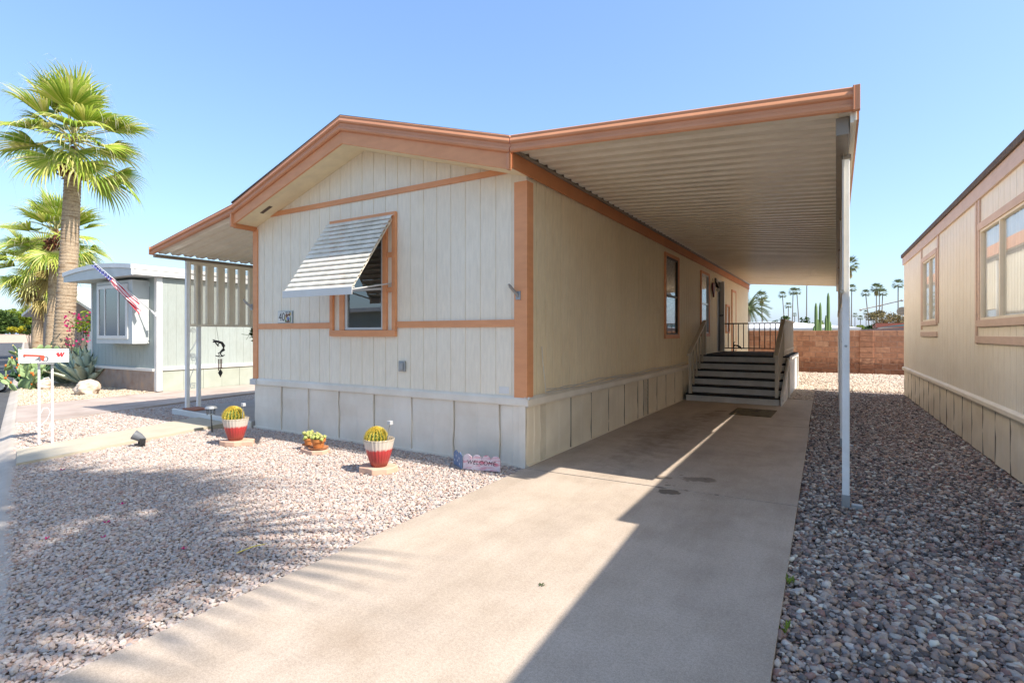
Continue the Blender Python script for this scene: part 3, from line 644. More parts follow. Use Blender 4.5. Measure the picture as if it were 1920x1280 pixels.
m.box(-7.145, -7.085, .215, 2.6, 2.67, 2.729); m.box(-7.145, -7.085, .215, 2.6, 1.555, 1.60)
ops = [(.233+.208*i, .315+.208*i) for i in range(11)]
prev = .215
for a_, b_ in ops:
    m.box(-7.14, -7.10, prev, a_-.022, 1.6, 2.67); m.box(-7.155, -7.09, a_-.022, a_, 1.6, 2.67); m.box(-7.155, -7.09, b_, b_+.022, 1.6, 2.67); prev = b_+.022
ps = m.build('louver_screen', 'pan_metal', Pq)
for a_, b_ in ops:
    m = MB()
    for k in range(53): z = 1.605+k*.02; m.box(-7.125, -7.118, a_, b_, z, z+.0085)
    m.build('louver_slats', 'pan_metal', ps)

# ------------------------------------------------------------------ entry stairs and deck
T = house_frame('entry_stairs', 'grey wooden stairs and deck with black treads at the side door', 'stairs')
x0, x1 = .085, 1.885; ys = 6.76; rise = .925/6; run = .30
for k in range(6):
    y = ys+run*k
    m = MB(); m.box(x0, x1, y, y+.02, rise*k+(0.0 if k == 0 else .003), rise*(k+1)-.032); m.build('riser', 'riser_paint', T, bevel=.003)
    if k < 5: m = MB(); m.box(x0-.01, x1+.01, y-.028, y+run+.019, rise*(k+1)-.031, rise*(k+1)); m.build('tread', 'tread_black', T, bevel=.005)
yd = ys+run*5
m = MB(); m.box(x0-.02, x1+.06, yd-.03, 11.5, .894, .925); m.build('deck', 'tread_black', T, bevel=.005)
m = MB(); m.box(x0, x1, 11.4, 11.42, 0, .89); m.build('deck_back', 'riser_paint', T)
m = MB()
prof = [(ys-.03, 0), (ys-.03, .17), (yd, .86), (yd, .89), (11.5, .89), (11.5, 0)]
m.prism(prof, lambda u, v, q: (q, u, v), 1.905, 1.93)
sk = m.build('stair_skirt', 'white_paint', T)
m = MB(); m.box(1.932, 1.965, yd+.1, 11.5, .82, .91); m.box(1.932, 1.965, yd+.05, yd+.14, 0, .82); m.box(1.932, 1.965, 11.4, 11.5, 0, .82)
m.hexa([(1.932, ys-.03, .10), (1.965, ys-.03, .10), (1.965, yd+.05, .82), (1.932, yd+.05, .82)], [(1.932, ys-.03, .18), (1.965, ys-.03, .18), (1.965, yd+.05, .91), (1.932, yd+.05, .91)]); m.build('skirt_rail', 'white_paint', sk, bevel=.004)
def stairrail(x, ytop, posts):
    m = MB(); yA, zA, yB, zB = ys+.02, 1.02, yd+.05, 1.74
    m.hexa([(x-.045, yA-.1, zA-.06), (x+.045, yA-.1, zA-.06), (x+.045, yB, zB-.025), (x-.045, yB, zB-.025)], [(x-.045, yA-.1, zA-.02), (x+.045, yA-.1, zA-.02), (x+.045, yB, zB+.015), (x-.045, yB, zB+.015)])
    hr = m.build('handrail', 'rail_paint', T, bevel=.005)
    for k in range(6):
        y = ys+.06+run*k; zt = zA+(zB-zA)*(y-yA)/(yB-yA)-.035
        m = MB(); w = .03 if k in (0, 5) else .019; m.box(x-w, x+w, y-w, y+w, rise*min(k+1, 6), zt); m.build('baluster', 'rail_paint', hr)
    return hr
stairrail(.16, 0, 0); hr = stairrail(1.83, 0, 0)
m = MB(); m.box(1.79, 1.87, yd+.05, 11.45, 1.715, 1.755); m.build('deck_rail', 'rail_paint', T, bevel=.004); dk = T.children[-1]
dk = [c for c in T.children if c.name.startswith('deck_rail')][0]
m = MB(); m.box(1.80, 1.86, yd+.1, 11.4, 1.03, 1.07)
k = 0
while yd+.12+.14*k < 11.4: y = yd+.12+.14*k; m.box(1.815, 1.845, y, y+.085, .93, 1.715); k += 1
m.build('rail_pickets', 'rail_paint', dk)
m = MB(); m.box(.03, 1.82, 11.385, 11.41, 1.70, 1.735); m.box(.03, 1.82, 11.385, 11.41, 1.0, 1.03)
for k in range(14): x = .035+k*.1365; m.box(x, x+.022, 11.387, 11.408, 1.03 if k not in (0, 6, 13) else .925, 1.70)
m.build('back_rail', 'rail_iron', T)
M('mat_fabric', (.10, .085, .05), (.035, .03, .02), scale=7, rough=.95, bump=.4, bscale=90, c3=(.16, .12, .06))
m = MB(); R_ = Matrix.Rotation(-.03, 3, 'Z'); m.box(-.34, .34, -.45, .45, 0, .014, R_, (-1.1, 10.5, .002)); m.build('door_mat', 'mat_fabric', bevel=.006, label='worn dark patterned mat lying before the stairs', cat='door mat')
M('heart_red', (.16, .03, .025), rough=.5)
hp = [(.16*math.sin(t)**3*1.0, .13*math.cos(t)-.05*math.cos(2*t)-.02*math.cos(3*t)-.01*math.cos(4*t)) for t in [2*PI*i/40 for i in range(40)]]
q = house_frame('heart_ornament', 'dark red heart hanging on the side wall by the door lamp', 'ornament')
m = MB(); m.prism(hp, lambda u, v, a_: (a_, 10.02+u, 2.63+v*1.35), .02, .06); m.build('heart', 'heart_red', q, bevel=.01)
m = MB(); m.tube([(.03, 10.02, 2.77), (.015, 10.02, 2.9)], .006, 5); m.build('hanger', 'black_iron', q)
q = house_frame('iron_figure', 'small black iron garden figure standing at the back of the deck', 'ornament')
m = MB(); m.tube([(.34, 11.3, .925), (.34, 11.3, 1.06)], .018, 6); m.tube([(.34, 11.3, 1.05), (.36, 11.3, 1.10), (.45, 11.3, 1.09), (.52, 11.3, 1.05), (.56, 11.3, .99)], [.02, .035, .03, .025, .01], 6); m.tube([(.34, 11.3, 1.08), (.34, 11.3, 1.16), (.38, 11.3, 1.2)], [.02, .02, .008], 6); m.build('figure', 'black_iron', q, smooth=True)
m = MB(); m.box(.29, .39, 11.26, 11.34, .925, .935); m.build('base', 'black_iron', q)

# ------------------------------------------------------------------ block wall at the back
def blockmat():
    m, nt, b = nodes_of('slump_block'); N = nt.nodes; K = nt.links
    g = N.new('ShaderNodeNewGeometry'); r = N.new('ShaderNodeValToRGB'); ramp(r, [(0, (.42, .205, .115)), (.35, (.49, .245, .14)), (.7, (.55, .285, .165)), (1, (.60, .35, .215))])
    K.new(g.outputs['Random Per Island'], r.inputs['Fac'])
    tc = N.new('ShaderNodeTexCoord'); n = N.new('ShaderNodeTexNoise'); n.inputs['Scale'].default_value = 9; n.inputs['Detail'].default_value = 8; K.new(tc.outputs['Object'], n.inputs['Vector'])
    mx = N.new('ShaderNodeMix'); mx.data_type = 'RGBA'; mx.blend_type = 'OVERLAY'; mx.inputs['Factor'].default_value = .5; K.new(r.outputs[0], mx.inputs['A']); K.new(n.outputs['Fac'], mx.inputs['B'])
    # darker band on the lowest two courses
    sp = N.new('ShaderNodeSeparateXYZ'); K.new(tc.outputs['Object'], sp.inputs[0]); ma = N.new('ShaderNodeMath'); ma.operation = 'MULTIPLY_ADD'; ma.inputs[1].default_value = .5; K.new(n.outputs['Fac'], ma.inputs[0]); K.new(sp.outputs['Z'], ma.inputs[2])
    rr = N.new('ShaderNodeValToRGB'); ramp(rr, [(.58, (.5, .44, .42)), (.8, (1, 1, 1))]); K.new(ma.outputs[0], rr.inputs['Fac'])
    m2 = N.new('ShaderNodeMix'); m2.data_type = 'RGBA'; m2.blend_type = 'MULTIPLY'; m2.inputs['Factor'].default_value = 1; K.new(mx.outputs['Result'], m2.inputs['A']); K.new(rr.outputs[0], m2.inputs['B'])
    K.new(m2.outputs['Result'], b.inputs['Base Color']); b.inputs['Roughness'].default_value = .9
    bp = N.new('ShaderNodeBump'); bp.inputs['Strength'].default_value = .4; bp.inputs['Distance'].default_value = .02; K.new(n.outputs['Fac'], bp.inputs['Height']); K.new(bp.outputs[0], b.inputs['Normal'])
blockmat(); M('mortar', (.50, .36, .28), (.42, .30, .23), rough=.95)
BW = thing('block_wall', 'reddish slump block wall across the back of the lots', 'wall', (0, 22.7, 0))
m = MB()
for c in range(8):
    x = -14+(.2 if c % 2 else 0)
    while x < 12:
        d = random.uniform(-.006, .006); m.box(x+.006, x+.404, d, .15, c*.196-.02+.006, c*.196-.02+.19); x += .41
m.build('blocks', 'slump_block', BW, bevel=.008)
m = MB(); m.box(-14, 12, .012, .14, -.02, 1.54); m.build('mortar_core', 'mortar', BW)
m = MB()
for c in range(8):
    m.box(1.10, 1.50, -.04, -.007, c*.196-.02+.006, c*.196-.02+.19)
m.build('pilaster', 'slump_block', BW, bevel=.008)

# ------------------------------------------------------------------ neighbour on the right
RX = 1.62
RH = thing('neighbor_mobile_home', 'tan mobile home with pinkish trim boards on the right', 'mobile home', (RX, 0, 0))
M('pink_trim', (.70, .52, .41), (.64, .47, .37), scale=5, rough=.6, bump=.2, bscale=30, stretch=(1, 1, 6), dirt=.12)
NX = lambda u, d, z: (d, u, z)
Y0r, Y1r = 3.93, 15.45
RW = [(6.05, 8.32, 1.585, 2.655), (11.25, 12.6, 1.65, 2.76)]
m = MB(); wall(m, Y0r, Y1r, .62, lambda u: 3.06, NX, RW, pitch=.21, phase=.1); m.build('side_wall', 'tan_siding', RH)
m = MB(); m.box(.06, 4.3, Y1r-.05, Y1r, .1, 3.1); m.box(.06, 4.3, Y0r, Y0r+.05, .1, 3.1); m.box(4.25, 4.3, Y0r+.05, Y1r-.05, .1, 3.1); m.build('end_wall', 'tan_siding', RH)
m = MB(); m.box(-.03, -.001, Y0r, Y1r+.02, 3.03, 3.2); m.box(-.02, -.001, 8.325, 8.40, 2.72, 3.03); m.box(-.02, -.001, 8.47, 8.53, 1.3, 3.03); m.box(-.02, -.001, 11.0, 11.10, 2.83, 3.03); m.box(-.02, -.001, 12.72, 12.80, 1.5, 3.03); m.box(-.02, -.001, 11.02, 11.09, 1.6, 2.83)
m.build('trim_board', 'pink_trim', RH, bevel=.003)
m = MB(); m.box(-.055, 2.2, Y0r-.05, Y1r+.06, 3.201, 3.275); m.hexa([(-.05, Y0r-.04, 3.276), (2.15, Y0r-.04, 3.276), (2.15, Y1r+.05, 3.276), (-.05, Y1r+.05, 3.276)], [(-.04, Y0r-.04, 3.285), (2.15, Y0r-.04, 3.75), (2.15, Y1r+.05, 3.75), (-.04, Y1r+.05, 3.285)]); m.hexa([(2.151, Y0r-.04, 3.2), (4.35, Y0r-.04, 3.2), (4.35, Y1r+.05, 3.2), (2.151, Y1r+.05, 3.2)], [(2.151, Y0r-.04, 3.75), (4.35, Y0r-.04, 3.28), (4.35, Y1r+.05, 3.28), (2.151, Y1r+.05, 3.75)]); m.build('roof', 'shingles', RH)
m = MB(); m.sheet([(.001, .665), (-.02, .655), (-.035, .64), (-.038, .60), (-.03, .585), (-.01, .585)], lambda u, v, a_: (u, a_, v), Y0r, Y1r+.02); m.build('skirt_ledge', 'skirt_tan', RH, solid=.002)
m = MB(); y = 3.95
while y < Y1r:
    b_ = min(y+.54, Y1r); lap(m, y, b_-.022, lambda u, d, z: (d+.02, u, z*.9)); y += .54
m.box(.07, .09, Y0r, Y1r, -.05, .62); m.build('skirting', 'skirt_tan', RH)
y = 3.95+.54  # painted shadow-gap strips at the tan home's panel joints too
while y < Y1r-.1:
    m = MB(); k = .012*math.sin(y*5); m.hexa([(-.0025, y-.022+k, 0), (.02, y-.022+k, 0), (.02, y-.008+k, 0), (-.0025, y-.008+k, 0)], [(-.0025, y-.022, .59), (.02, y-.022, .59), (.02, y-.008, .59), (-.0025, y-.008, .59)]); m.build('seam_shade_strip', 'seam_shade', RH); y += .54
for (ya, yb, za, zb), mull in zip(RW, (7.50, 11.9)):
    a = MB(); a.box(-.025, -.001, ya-.08, yb+.08, zb, zb+.085); a.box(-.022, -.001, ya-.07, ya, za, zb); a.box(-.022, -.001, yb, yb+.07, za, zb)
    a.box(-.028, -.001, ya-.1, yb+.1, za-.08, za); a.box(-.024, -.001, ya-.1, yb+.2, za-.275, za-.19)
    w = a.build('window_trim', 'pink_trim', RH, bevel=.003)
    a = MB(); f = .028
    a.box(-.012, .03, ya, yb, za, za+f); a.box(-.012, .03, ya, yb, zb-f, zb); a.box(-.012, .03, ya, ya+f, za+f, zb-f); a.box(-.012, .03, yb-f, yb, za+f, zb-f); a.box(-.012, .03, mull-.016, mull+.016, za+f, zb-f); a.build('window_frame', 'skirt_tan', w, bevel=.002)
    a = MB(); a.box(.012, .016, ya, yb, za, zb); a.build('pane', 'clear_glass', w)
    a = MB(); pr = [(ya+i*.02, .055+.018*math.sin(i*1.1)+.006*math.sin(i*.37)) for i in range(int((yb-ya)/.02)+1)]
    a.sheet(pr, lambda u, v, q: (v, u, q), za-.02, zb-.02); a.build('curtain', 'curtain_white', w, smooth=True)
    a = MB(); a.box(.3, .32, ya-.1, yb+.1, za-.1, zb+.1); a.build('room_backing', 'dark_interior', w)
m = MB(); pts = [(-.01, Y1r+.16, 2.08)]; m.tube([(.0, Y1r+.1, 2.22), (-.38, Y1r+.4, 2.13), (-.84, Y1r+.8, 2.03)], .012, 6)
for t in (.0, .5, .98): m.ball((-.03-.8*t, Y1r+.12+.68*t, 2.215-.185*t), .03, .03, .03)
m.build('antenna_boom', 'galvanised', RH)
m = MB(); m.tube([(-.03, Y1r+.05, 1.96), (-.03, Y1r+.16, 1.96)], .1, 14); m.build('electric_meter', 'galvanised', RH)
# unseen flat cover, added and shaped to cast the slanted foreground shade edge
PA = thing('unseen_shade_cover', 'unseen flat metal cover added to shade the foreground beside the tan mobile home', 'shade cover', (0, 0, 0))
m = MB(); m.hexa([(1.66, 3.925, 3.08), (5, 3.925, 3.08), (5, -3, 3.08), (1.96, -3, 3.08)], [(1.66, 3.925, 3.195), (5, 3.925, 3.195), (5, -3, 3.195), (1.96, -3, 3.195)]); m.build('roof_pan', 'pan_metal', PA)  # sheet of the added unseen cover
for p in ((2.2, -2.7), (4.8, -2.7), (4.8, 3.6)): m = MB(); m.box(p[0]-.04, p[0]+.04, p[1]-.04, p[1]+.04, -.1, 3.1); m.build('post', 'white_post', PA)  # posts of the added unseen cover

# ------------------------------------------------------------------ grey mobile home on the left
siding('grey_siding', (.37, .425, .41), .1); siding('pale_siding', (.385, .425, .40), .1)
M('grey_trim', (.55, .58, .57), (.50, .53, .52), rough=.5)
M('stone_skirt', (.40, .28, .20), (.29, .20, .15), scale=4, rough=.9, bump=.5, bscale=9, c3=(.32, .26, .22))
M('pale_skirt', (.42, .45, .39), (.38, .41, .35), scale=4, rough=.5, dirt=.1)
M('roof_white', (.80, .79, .76), (.75, .74, .71), rough=.5)
LH = thing('grey_mobile_home', 'pale grey mobile home with bay window and low arched white roof', 'mobile home', (-14.07, 6.87, 0))
w_ = 3.43; d_ = 14
m = MB(); wall(m, -w_, 0, .5, lambda u: 2.86, FX, [(-2.2, -.36, 1.24, 2.74)], pitch=.2, gw=.006, gd=.005); m.build('front_wall', 'grey_siding', LH)
m = MB(); wall(m, .05, d_, .5, lambda u: 2.86, SX, pitch=.2, gw=.006, gd=.005); m.build('side_wall', 'pale_siding', LH)
m = MB(); m.box(-w_, -w_+.05, .05, d_, .1, 2.86); m.box(-w_+.05, -.05, d_-.05, d_, .1, 2.86); m.build('rear_wall', 'grey_siding', LH)
m = MB(); m.box(-.10, .015, -.015, -.001, .02, 2.84); m.box(.001, .015, -.001, .12, .02, 2.84); m.build('corner_trim', 'white_paint', LH, bevel=.003)
m = MB(); m.box(-1.33, -1.2, -.02, -.001, 1.2, 2.84); m.box(-w_-.01, -w_+.06, -.015, -.001, .5, 2.84); m.build('trim_strip', 'white_paint', LH)
m = MB(); m.box(-w_, -.101, -.05, -.001, .50, .57); m.box(.001, .045, .121, d_, .52, .61); m.build('skirt_ledge', 'white_paint', LH, bevel=.004)
m = MB(); m.box(-w_, -.105, -.02, -.002, -.05, .5); m.build('stone_skirting', 'stone_skirt', LH)
m = MB()
for k in range(28): m.box(.0, .012-.003*(k % 2), .125+k*.5, .125+k*.5+.494, -.05, .52)
m.build('side_skirting', 'pale_skirt', LH)
m = MB(); m.box(-2.2, -.36, -.38, -.36, 1.24, 1.30); m.box(-.375, -.36, -.36, 0, 1.24, 2.02); m.box(-.39, -.355, -.375, -.36, 1.2, 2.75)
arc = lambda x: 3.11-.11*((x+1.68)/1.85)**2
n = 18; xs = [-3.53+3.66*i/n for i in range(n+1)]
by = MB()
by.box(-2.2, -.36, -.38, -.02, 1.18, 1.26); by.box(-2.2, -2.13, -.38, -.02, 1.26, 2.74); by.box(-.43, -.36, -.38, -.001, 1.26, 2.74); by.box(-2.13, -.43, -.38, -.02, 2.66, 2.74); by.box(-.56, -.43, -.378, -.36, 1.26, 2.66); by.box(-2.13, -.56, -.378, -.36, 1.26, 1.31); 
bw = by.build('bay_window', 'grey_trim', LH, bevel=.004)
a = MB(); a.box(-2.12, -.56, -.40, -.36, 1.3, 1.38); a.box(-2.12, -.56, -.40, -.36, 2.56, 2.65); a.box(-2.12, -2.03, -.40, -.36, 1.38, 2.56); a.box(-.66, -.56, -.40, -.36, 1.38, 2.56); a.box(-1.74, -1.70, -.40, -.36, 1.38, 2.56); a.box(-1.05, -1.0, -.40, -.36, 1.38, 2.56); a.build('window_frame', 'white_paint', bw, bevel=.003)
a = MB(); a.box(-2.03, -.66, -.384, -.380, 1.38, 2.56); a.build('pane', 'pane_glass', bw)
a = MB(); a.box(-2.03, -.66, -.10, -.09, 1.3, 2.6); a.build('room_backing', 'dark_interior', bw)
a = MB(); a.box(-1.7, -1.1, -.34, -.3, 1.39, 1.55); a.build('sill_boxes', 'white_paint', bw)
m = MB(); m.box(-.92, -.62, -.06, -.001, 1.28, 2.02); m.build('meter_panel', 'pale_siding', LH, bevel=.004)
m = MB(); m.box(-.83, -.73, -.07, -.001, 2.55, 2.72); m.tube([(-.78, -.03, 2.56), (-.78, -.03, 2.02)], .015, 6); m.tube([(-.75, -.08, 1.5), (-.6, -.06, 1.35), (-.3, -.04, 1.2)], .008, 5); m.build('conduit', 'white_paint', LH)
m = MB()
for i in range(n):
    a_, b_ = xs[i], xs[i+1]; m.hexa([(a_, -.60, 2.80), (b_, -.60, 2.80), (b_, -.58, 2.80), (a_, -.58, 2.80)], [(a_, -.60, arc(a_)-.056), (b_, -.60, arc(b_)-.056), (b_, -.58, arc(b_)-.056), (a_, -.58, arc(a_)-.056)])
m.box(-3.53, .10, -.579, -.002, 2.805, 2.83); m.build('gable_panel', 'grey_trim', LH)
m = MB()
for i in range(n):
    a_, b_ = xs[i], xs[i+1]; m.hexa([(a_, -.63, arc(a_)-.055), (b_, -.63, arc(b_)-.055), (b_, d_, arc(b_)-.055), (a_, d_, arc(a_)-.055)], [(a_, -.63, arc(a_)+.05), (b_, -.63, arc(b_)+.05), (b_, d_, arc(b_)+.05), (a_, d_, arc(a_)+.05)])
m.box(.10, .132, -.62, d_, 2.82, 2.935); m.build('roof', 'roof_white', LH)
# flag
F = thing('flag', 'red white and blue flag on a slanted pole by the grey house corner', 'flag', (-14.0, 6.80, 1.90))
tip = Vector((-15.05, 5.95, 3.13))-Vector((-14.0, 6.80, 1.90)); d0 = tip.normalized()
m = MB(); m.tube([(0, 0, 0), tip], .013, 8); m.ball(tip, .02); m.build('flagpole', 'aluminium', F, smooth=True)
M('flag_red', (.55, .03, .05), rough=.8); M('flag_white', (.78, .76, .76), rough=.8); M('flag_blue', (.035, .05, .22), rough=.8)
m = MB(); m.box(-.03, .03, -.02, .04, -.05, .05); m.tube([(0, 0, -.02), d0*.12], .022, 8); m.build('flag_bracket', 'white_paint', F)
# cloth: hangs gathered from the pole; grid (s along pole, t down the cloth)
def cloth(s, t):
    L = tip.length; base = d0*(L*(.98-.70*s))
    drop = .09+.26*s
    fold = .045*math.sin(t*15+s*6)
    return base+Vector((.16*fold+.05*t*s, -fold*.6-.02, -drop*t-.012*math.sin(9*s+4*t)))+Vector((.06*t*s, .03*math.sin(t*9), 0))
ns, ntt = 40, 26
for nm, test in (('flag_stripes_red', 'r'), ('flag_stripes_white', 'w'), ('flag_canton', 'b')):
    m = MB()
    for i in range(ns):
        for j in range(ntt):
            s_, t_ = i/ns, j/ntt
            can = s_ < .40 and t_ < 7/13
            st = 'b' if can else ('r' if int(t_*13) % 2 == 0 else 'w')
            if st == test: m.add([cloth(s_, t_), cloth(s_+1/ns, t_), cloth(s_+1/ns, t_+1/ntt), cloth(s_, t_+1/ntt)], [(0, 1, 2, 3)])
    o = m.build(nm, {'r': 'flag_red', 'w': 'flag_white', 'b': 'flag_blue'}[test], F, smooth=True, weld=True)
    if test == 'b':
        st_ = MB()
        for a_ in range(7):
            for b_ in range(5):
                c0 = cloth(.03+.055*a_, .04+.1*b_); st_.ball(c0, .011, .011, .011, 6, 4)
        st_.build('stars', 'flag_white', o)

# ------------------------------------------------------------------ plants
def fan_frond(mb, o, az, el, plen, blen, seg=26, spread=2.0, droop=.5, width=.05, rg=random, pet=None, fib=None):
    """one fan leaf: petiole, then a folded fan of segments whose free tips hang"""
    d = Vector((math.cos(az)*math.cos(el), math.sin(az)*math.cos(el), math.sin(el)))
    side = Vector((-math.sin(az), math.cos(az), 0)); up = side.cross(d)*-1
    if up.z < 0: up = -up
    bend = .22*plen*(1-abs(math.sin(el)))
    tipp = o+d*plen+Vector((0, 0, -bend))
    if pet is not None: pet.tube([o, o+d*plen*.5+Vector((0, 0, -bend*.25)), tipp], [.026, .02, .014], 5)
    d2 = (d+Vector((0, 0, -.30*(1-max(0, math.sin(el)))))).normalized(); up2 = (up-d2*up.dot(d2)).normalized(); side2 = d2.cross(up2)
    fold = rg.uniform(.15, .6)
    for k in range(seg):
        t = (k+.5)/seg*2-1; an = t*spread
        dr = (d2*math.cos(an)+side2*math.sin(an)+up2*(fold*abs(t)-.02)).normalized()
        L = blen*(1-.28*abs(t)**2)*rg.uniform(.9, 1.07)
        nrm = dr.cross(up2).normalized()
        pts = []; p = tipp.copy(); cur = dr.copy()
        g_ = droop*rg.uniform(.6, 1.4)
        ks = 6
        for q in range(ks+1):
            pts.append(p.copy()); f = q/ks
            if f > .4: cur = (cur+Vector((0, 0, -g_*(f-.35)))).normalized()
            p = p+cur*(L/ks)
        vs = []; W_ = [.15, .6, .95, 1.0, .7, .35, .06]
        for q in range(ks+1):
            w = width*W_[q]*blen*.9; z = up2*(w*.55)
            vs += [pts[q]-nrm*w, pts[q]+z, pts[q]+nrm*w]
        mb.add(vs, [f for q in range(ks) for f in ((q*3, q*3+1, q*3+4, q*3+3), (q*3+1, q*3+2, q*3+5, q*3+4))])
        if fib is not None and rg.random() < .4:
            e = pts[-1]; c2 = (cur+Vector((rg.gauss(0, .35), rg.gauss(0, .35), -.2))).normalized(); l = blen*rg.uniform(.12, .3); w = nrm*.0028
            m1 = e+c2*l*.5; m2 = e+c2*l+Vector((0, 0, -l*.5)); fib.add([e-w, e+w, m1+w, m1-w, m2], [(0, 1, 2, 3), (3, 2, 4)])
GREEN = [(0, (.20, .31, .035)), (.3, (.33, .44, .055)), (.55, (.47, .53, .09)), (.8, (.58, .57, .15)), (1, (.66, .60, .28))]
leafmat('palm_leaf', GREEN, .45, .36)
leafmat('palm_leaf_far', [(0, (.10, .145, .06)), (.5, (.15, .19, .08)), (1, (.24, .24, .12))], .5, .2)  # far leaf tones lightened, with haze put into the colour
leafmat('palm_dead', [(0, (.30, .22, .08)), (.5, (.40, .33, .12)), (1, (.50, .42, .20))], .8, .15)
M('palm_petiole', (.26, .27, .07), (.32, .26, .10), rough=.5)
M('palm_bark', (.52, .38, .25), (.27, .165, .085), scale=2.2, stretch=(1, 1, 7), rough=.9, bump=1.0, bscale=9, c3=(.47, .36, .25), dirt=.45, dscale=22)
M('palm_fibre', (.56, .54, .42), rough=.7)
M('palm_bark_far', (.20, .17, .14), (.15, .125, .10), scale=5, stretch=(1, 1, 6), rough=.9)
M('leaf_boot', (.22, .085, .045), (.12, .05, .03), scale=9, rough=.85)
def palm_trunk(mb, base, top, r0, r1, lean=0.0, rings=60, rg=random):
    path = []; rs = []; b = Vector(base); t = Vector(top)
    for i in range(rings*3+1):
        f = i/(rings*3); p = b.lerp(t, f); p.x += lean*math.sin(f*PI)
        r = r0+(r1-r0)*min(1, f*1.15)+ (.10*math.exp(-f*22))
        r *= 1+(.032 if i % 3 == 0 else (-.026 if i % 3 == 2 else 0))+rg.uniform(-.008, .008)
        path.append(p); rs.append(r*(1+.02*noise.noise(Vector((i*.9, r0*7, 0)))))
    mb.tube(path, rs, 22)
def big_palm(name, label, base, top, r0, r1, nf, plen, blen, seed, skirt=0, gr=None, els=(-.55, 1.35), seg=26):
    rg = random.Random(seed)
    q = thing(name, label, 'palm tree', base, 0, gr); tp = Vector(top)-Vector(base)
    m = MB(); palm_trunk(m, (0, 0, -.1), tp, r0, r1, .06, rg=rg); m.build('trunk', 'palm_bark', q, smooth=True)
    m = MB()
    for i in range(110):
        a_ = rg.uniform(0, 2*PI); z = rg.uniform(-.30, .18); r = r1*1.05+rg.uniform(0, .14)
        o = tp+Vector((math.cos(a_)*r1*.9, math.sin(a_)*r1*.9, z)); e = tp+Vector((math.cos(a_+rg.uniform(-.3, .3))*(r+.14), math.sin(a_)*(r+.14), z+rg.uniform(-.08, .2)))
        m.tube([o, (o+e)/2+Vector((0, 0, .02)), e], [.06, .05, .02], 4)
    m.tube([tp+Vector((0, 0, -.1)), tp+Vector((0, 0, .3)), tp+Vector((0, 0, .75))], [r1*.9, r1*.7, r1*.3], 10)
    m.build('leaf_bases', 'leaf_boot', q)
    cr = MB(); pt = MB(); fb = MB(); hub = tp+Vector((0, 0, .85 if skirt == 0 else .3))
    for i in range(nf):
        f = (i+.5)/nf; el = els[0]+(els[1]-els[0])*f**.85; az = i*2.39996+rg.uniform(-.25, .25)
        k = 1-.25*f
        fan_frond(cr, hub+Vector((0, 0, .25*f)), az+rg.uniform(-.3, .3), el+rg.uniform(-.28, .22), plen*k*rg.uniform(.7, 1.15), blen*rg.uniform(.8, 1.15), seg=seg, droop=(.55+.85*(1-f))*rg.uniform(.7, 1.3), spread=1.65-.55*f, rg=rg, pet=pt, fib=fb, width=.034)
    cr.build('crown', 'palm_leaf', q); pt.build('petioles', 'palm_petiole', q); fb.build('leaf_threads', 'palm_fibre', q, kind='stuff')
    if skirt:
        sk = MB()
        for i in range(skirt):
            az = rg.uniform(0, 2*PI); fan_frond(sk, tp+Vector((0, 0, -rg.random()*1.3)), az, rg.uniform(-1.3, -.9), plen*.7, blen*.9, seg=14, droop=.7, spread=1.2, rg=rg, width=.045)
        sk.build('dead_leaves', 'palm_dead', q)
    return q
gP = 'fan palms in a row along the street'
big_palm('fan_palm', 'tall fan palm with thick ringed trunk nearest the grey house', (-22.23, 7.85, 0), (-21.87, 8.06, 7.0), .30, .235, 38, 1.35, 1.38, 3, gr=gP, els=(-.7, 1.35))
big_palm('fan_palm', 'shorter fan palm with pale trunk directly behind the tallest palm', (-31.6, 10.75, 0), (-31.2, 10.85, 5.6), .26, .24, 36, 1.3, 1.35, 5, gr=gP, skirt=3, els=(-.9, 1.3), seg=22)
big_palm('fan_palm', 'farthest fan palm of the row with a full drooping crown', (-40.6, 13.15, 0), (-40.4, 13.2, 5.2), .27, .25, 44, 1.5, 1.5, 8, gr=gP, skirt=5, els=(-1.2, 1.2), seg=20)
# the palm by the street whose shadow falls across the front yard
big_palm('fan_palm', 'palm standing outside the picture whose fronds shade the yard', (2.6, .42, 0), (2.6, .42, 8.6), .3, .24, 44, 1.7, 1.75, 21, els=(-.7, 1.0), seg=20)
# far palms: one prototype, copied
def far_proto(seed, nf=26, skirt=0):
    rg = random.Random(seed); q = bpy.data.objects.new('distant_palm', None); COL.objects.link(q)
    m = MB(); m.tube([(0, 0, 0), (0, 0, .3), (0, 0, .7), (0, 0, 1)], [.24, .2, .17, .16], 8); m.build('trunk', 'palm_bark_far', q, smooth=True)
    c = MB()
    for i in range(nf):
        f = (i+.5)/nf; fan_frond(c, Vector((0, 0, .1*f)), i*2.39996, -.75+1.9*f**.9, 1.0, 1.1, seg=9, droop=.3+.4*(1-f), spread=1.3, width=.085, rg=rg)
    c.build('crown', 'palm_leaf_far', q)
    if skirt:
        c = MB()
        for i in range(skirt): fan_frond(c, Vector((0, 0, -.2-rg.random()*1.4)), i*2.39996, -1.15, .55, .8, seg=8, droop=.5, spread=1.1, width=.09, rg=rg)
        c.build('dead_leaves', 'palm_dead', q)
    return q
protos = [far_proto(1), far_proto(2, 22), far_proto(4, 30, 26)]; used = [False]*3
FW = Vector((-math.sin(TH), math.cos(TH), 0)); RT = Vector((math.cos(TH), math.sin(TH), 0))
def at(px, py, D):                              # a point of the place at depth D (metres) and a bearing read off the photograph
    return Vector((0, 0, 1.42))+(FW+RT*((px-960)/1000)+Vector((0, 0, (626-py)/1000)))*D
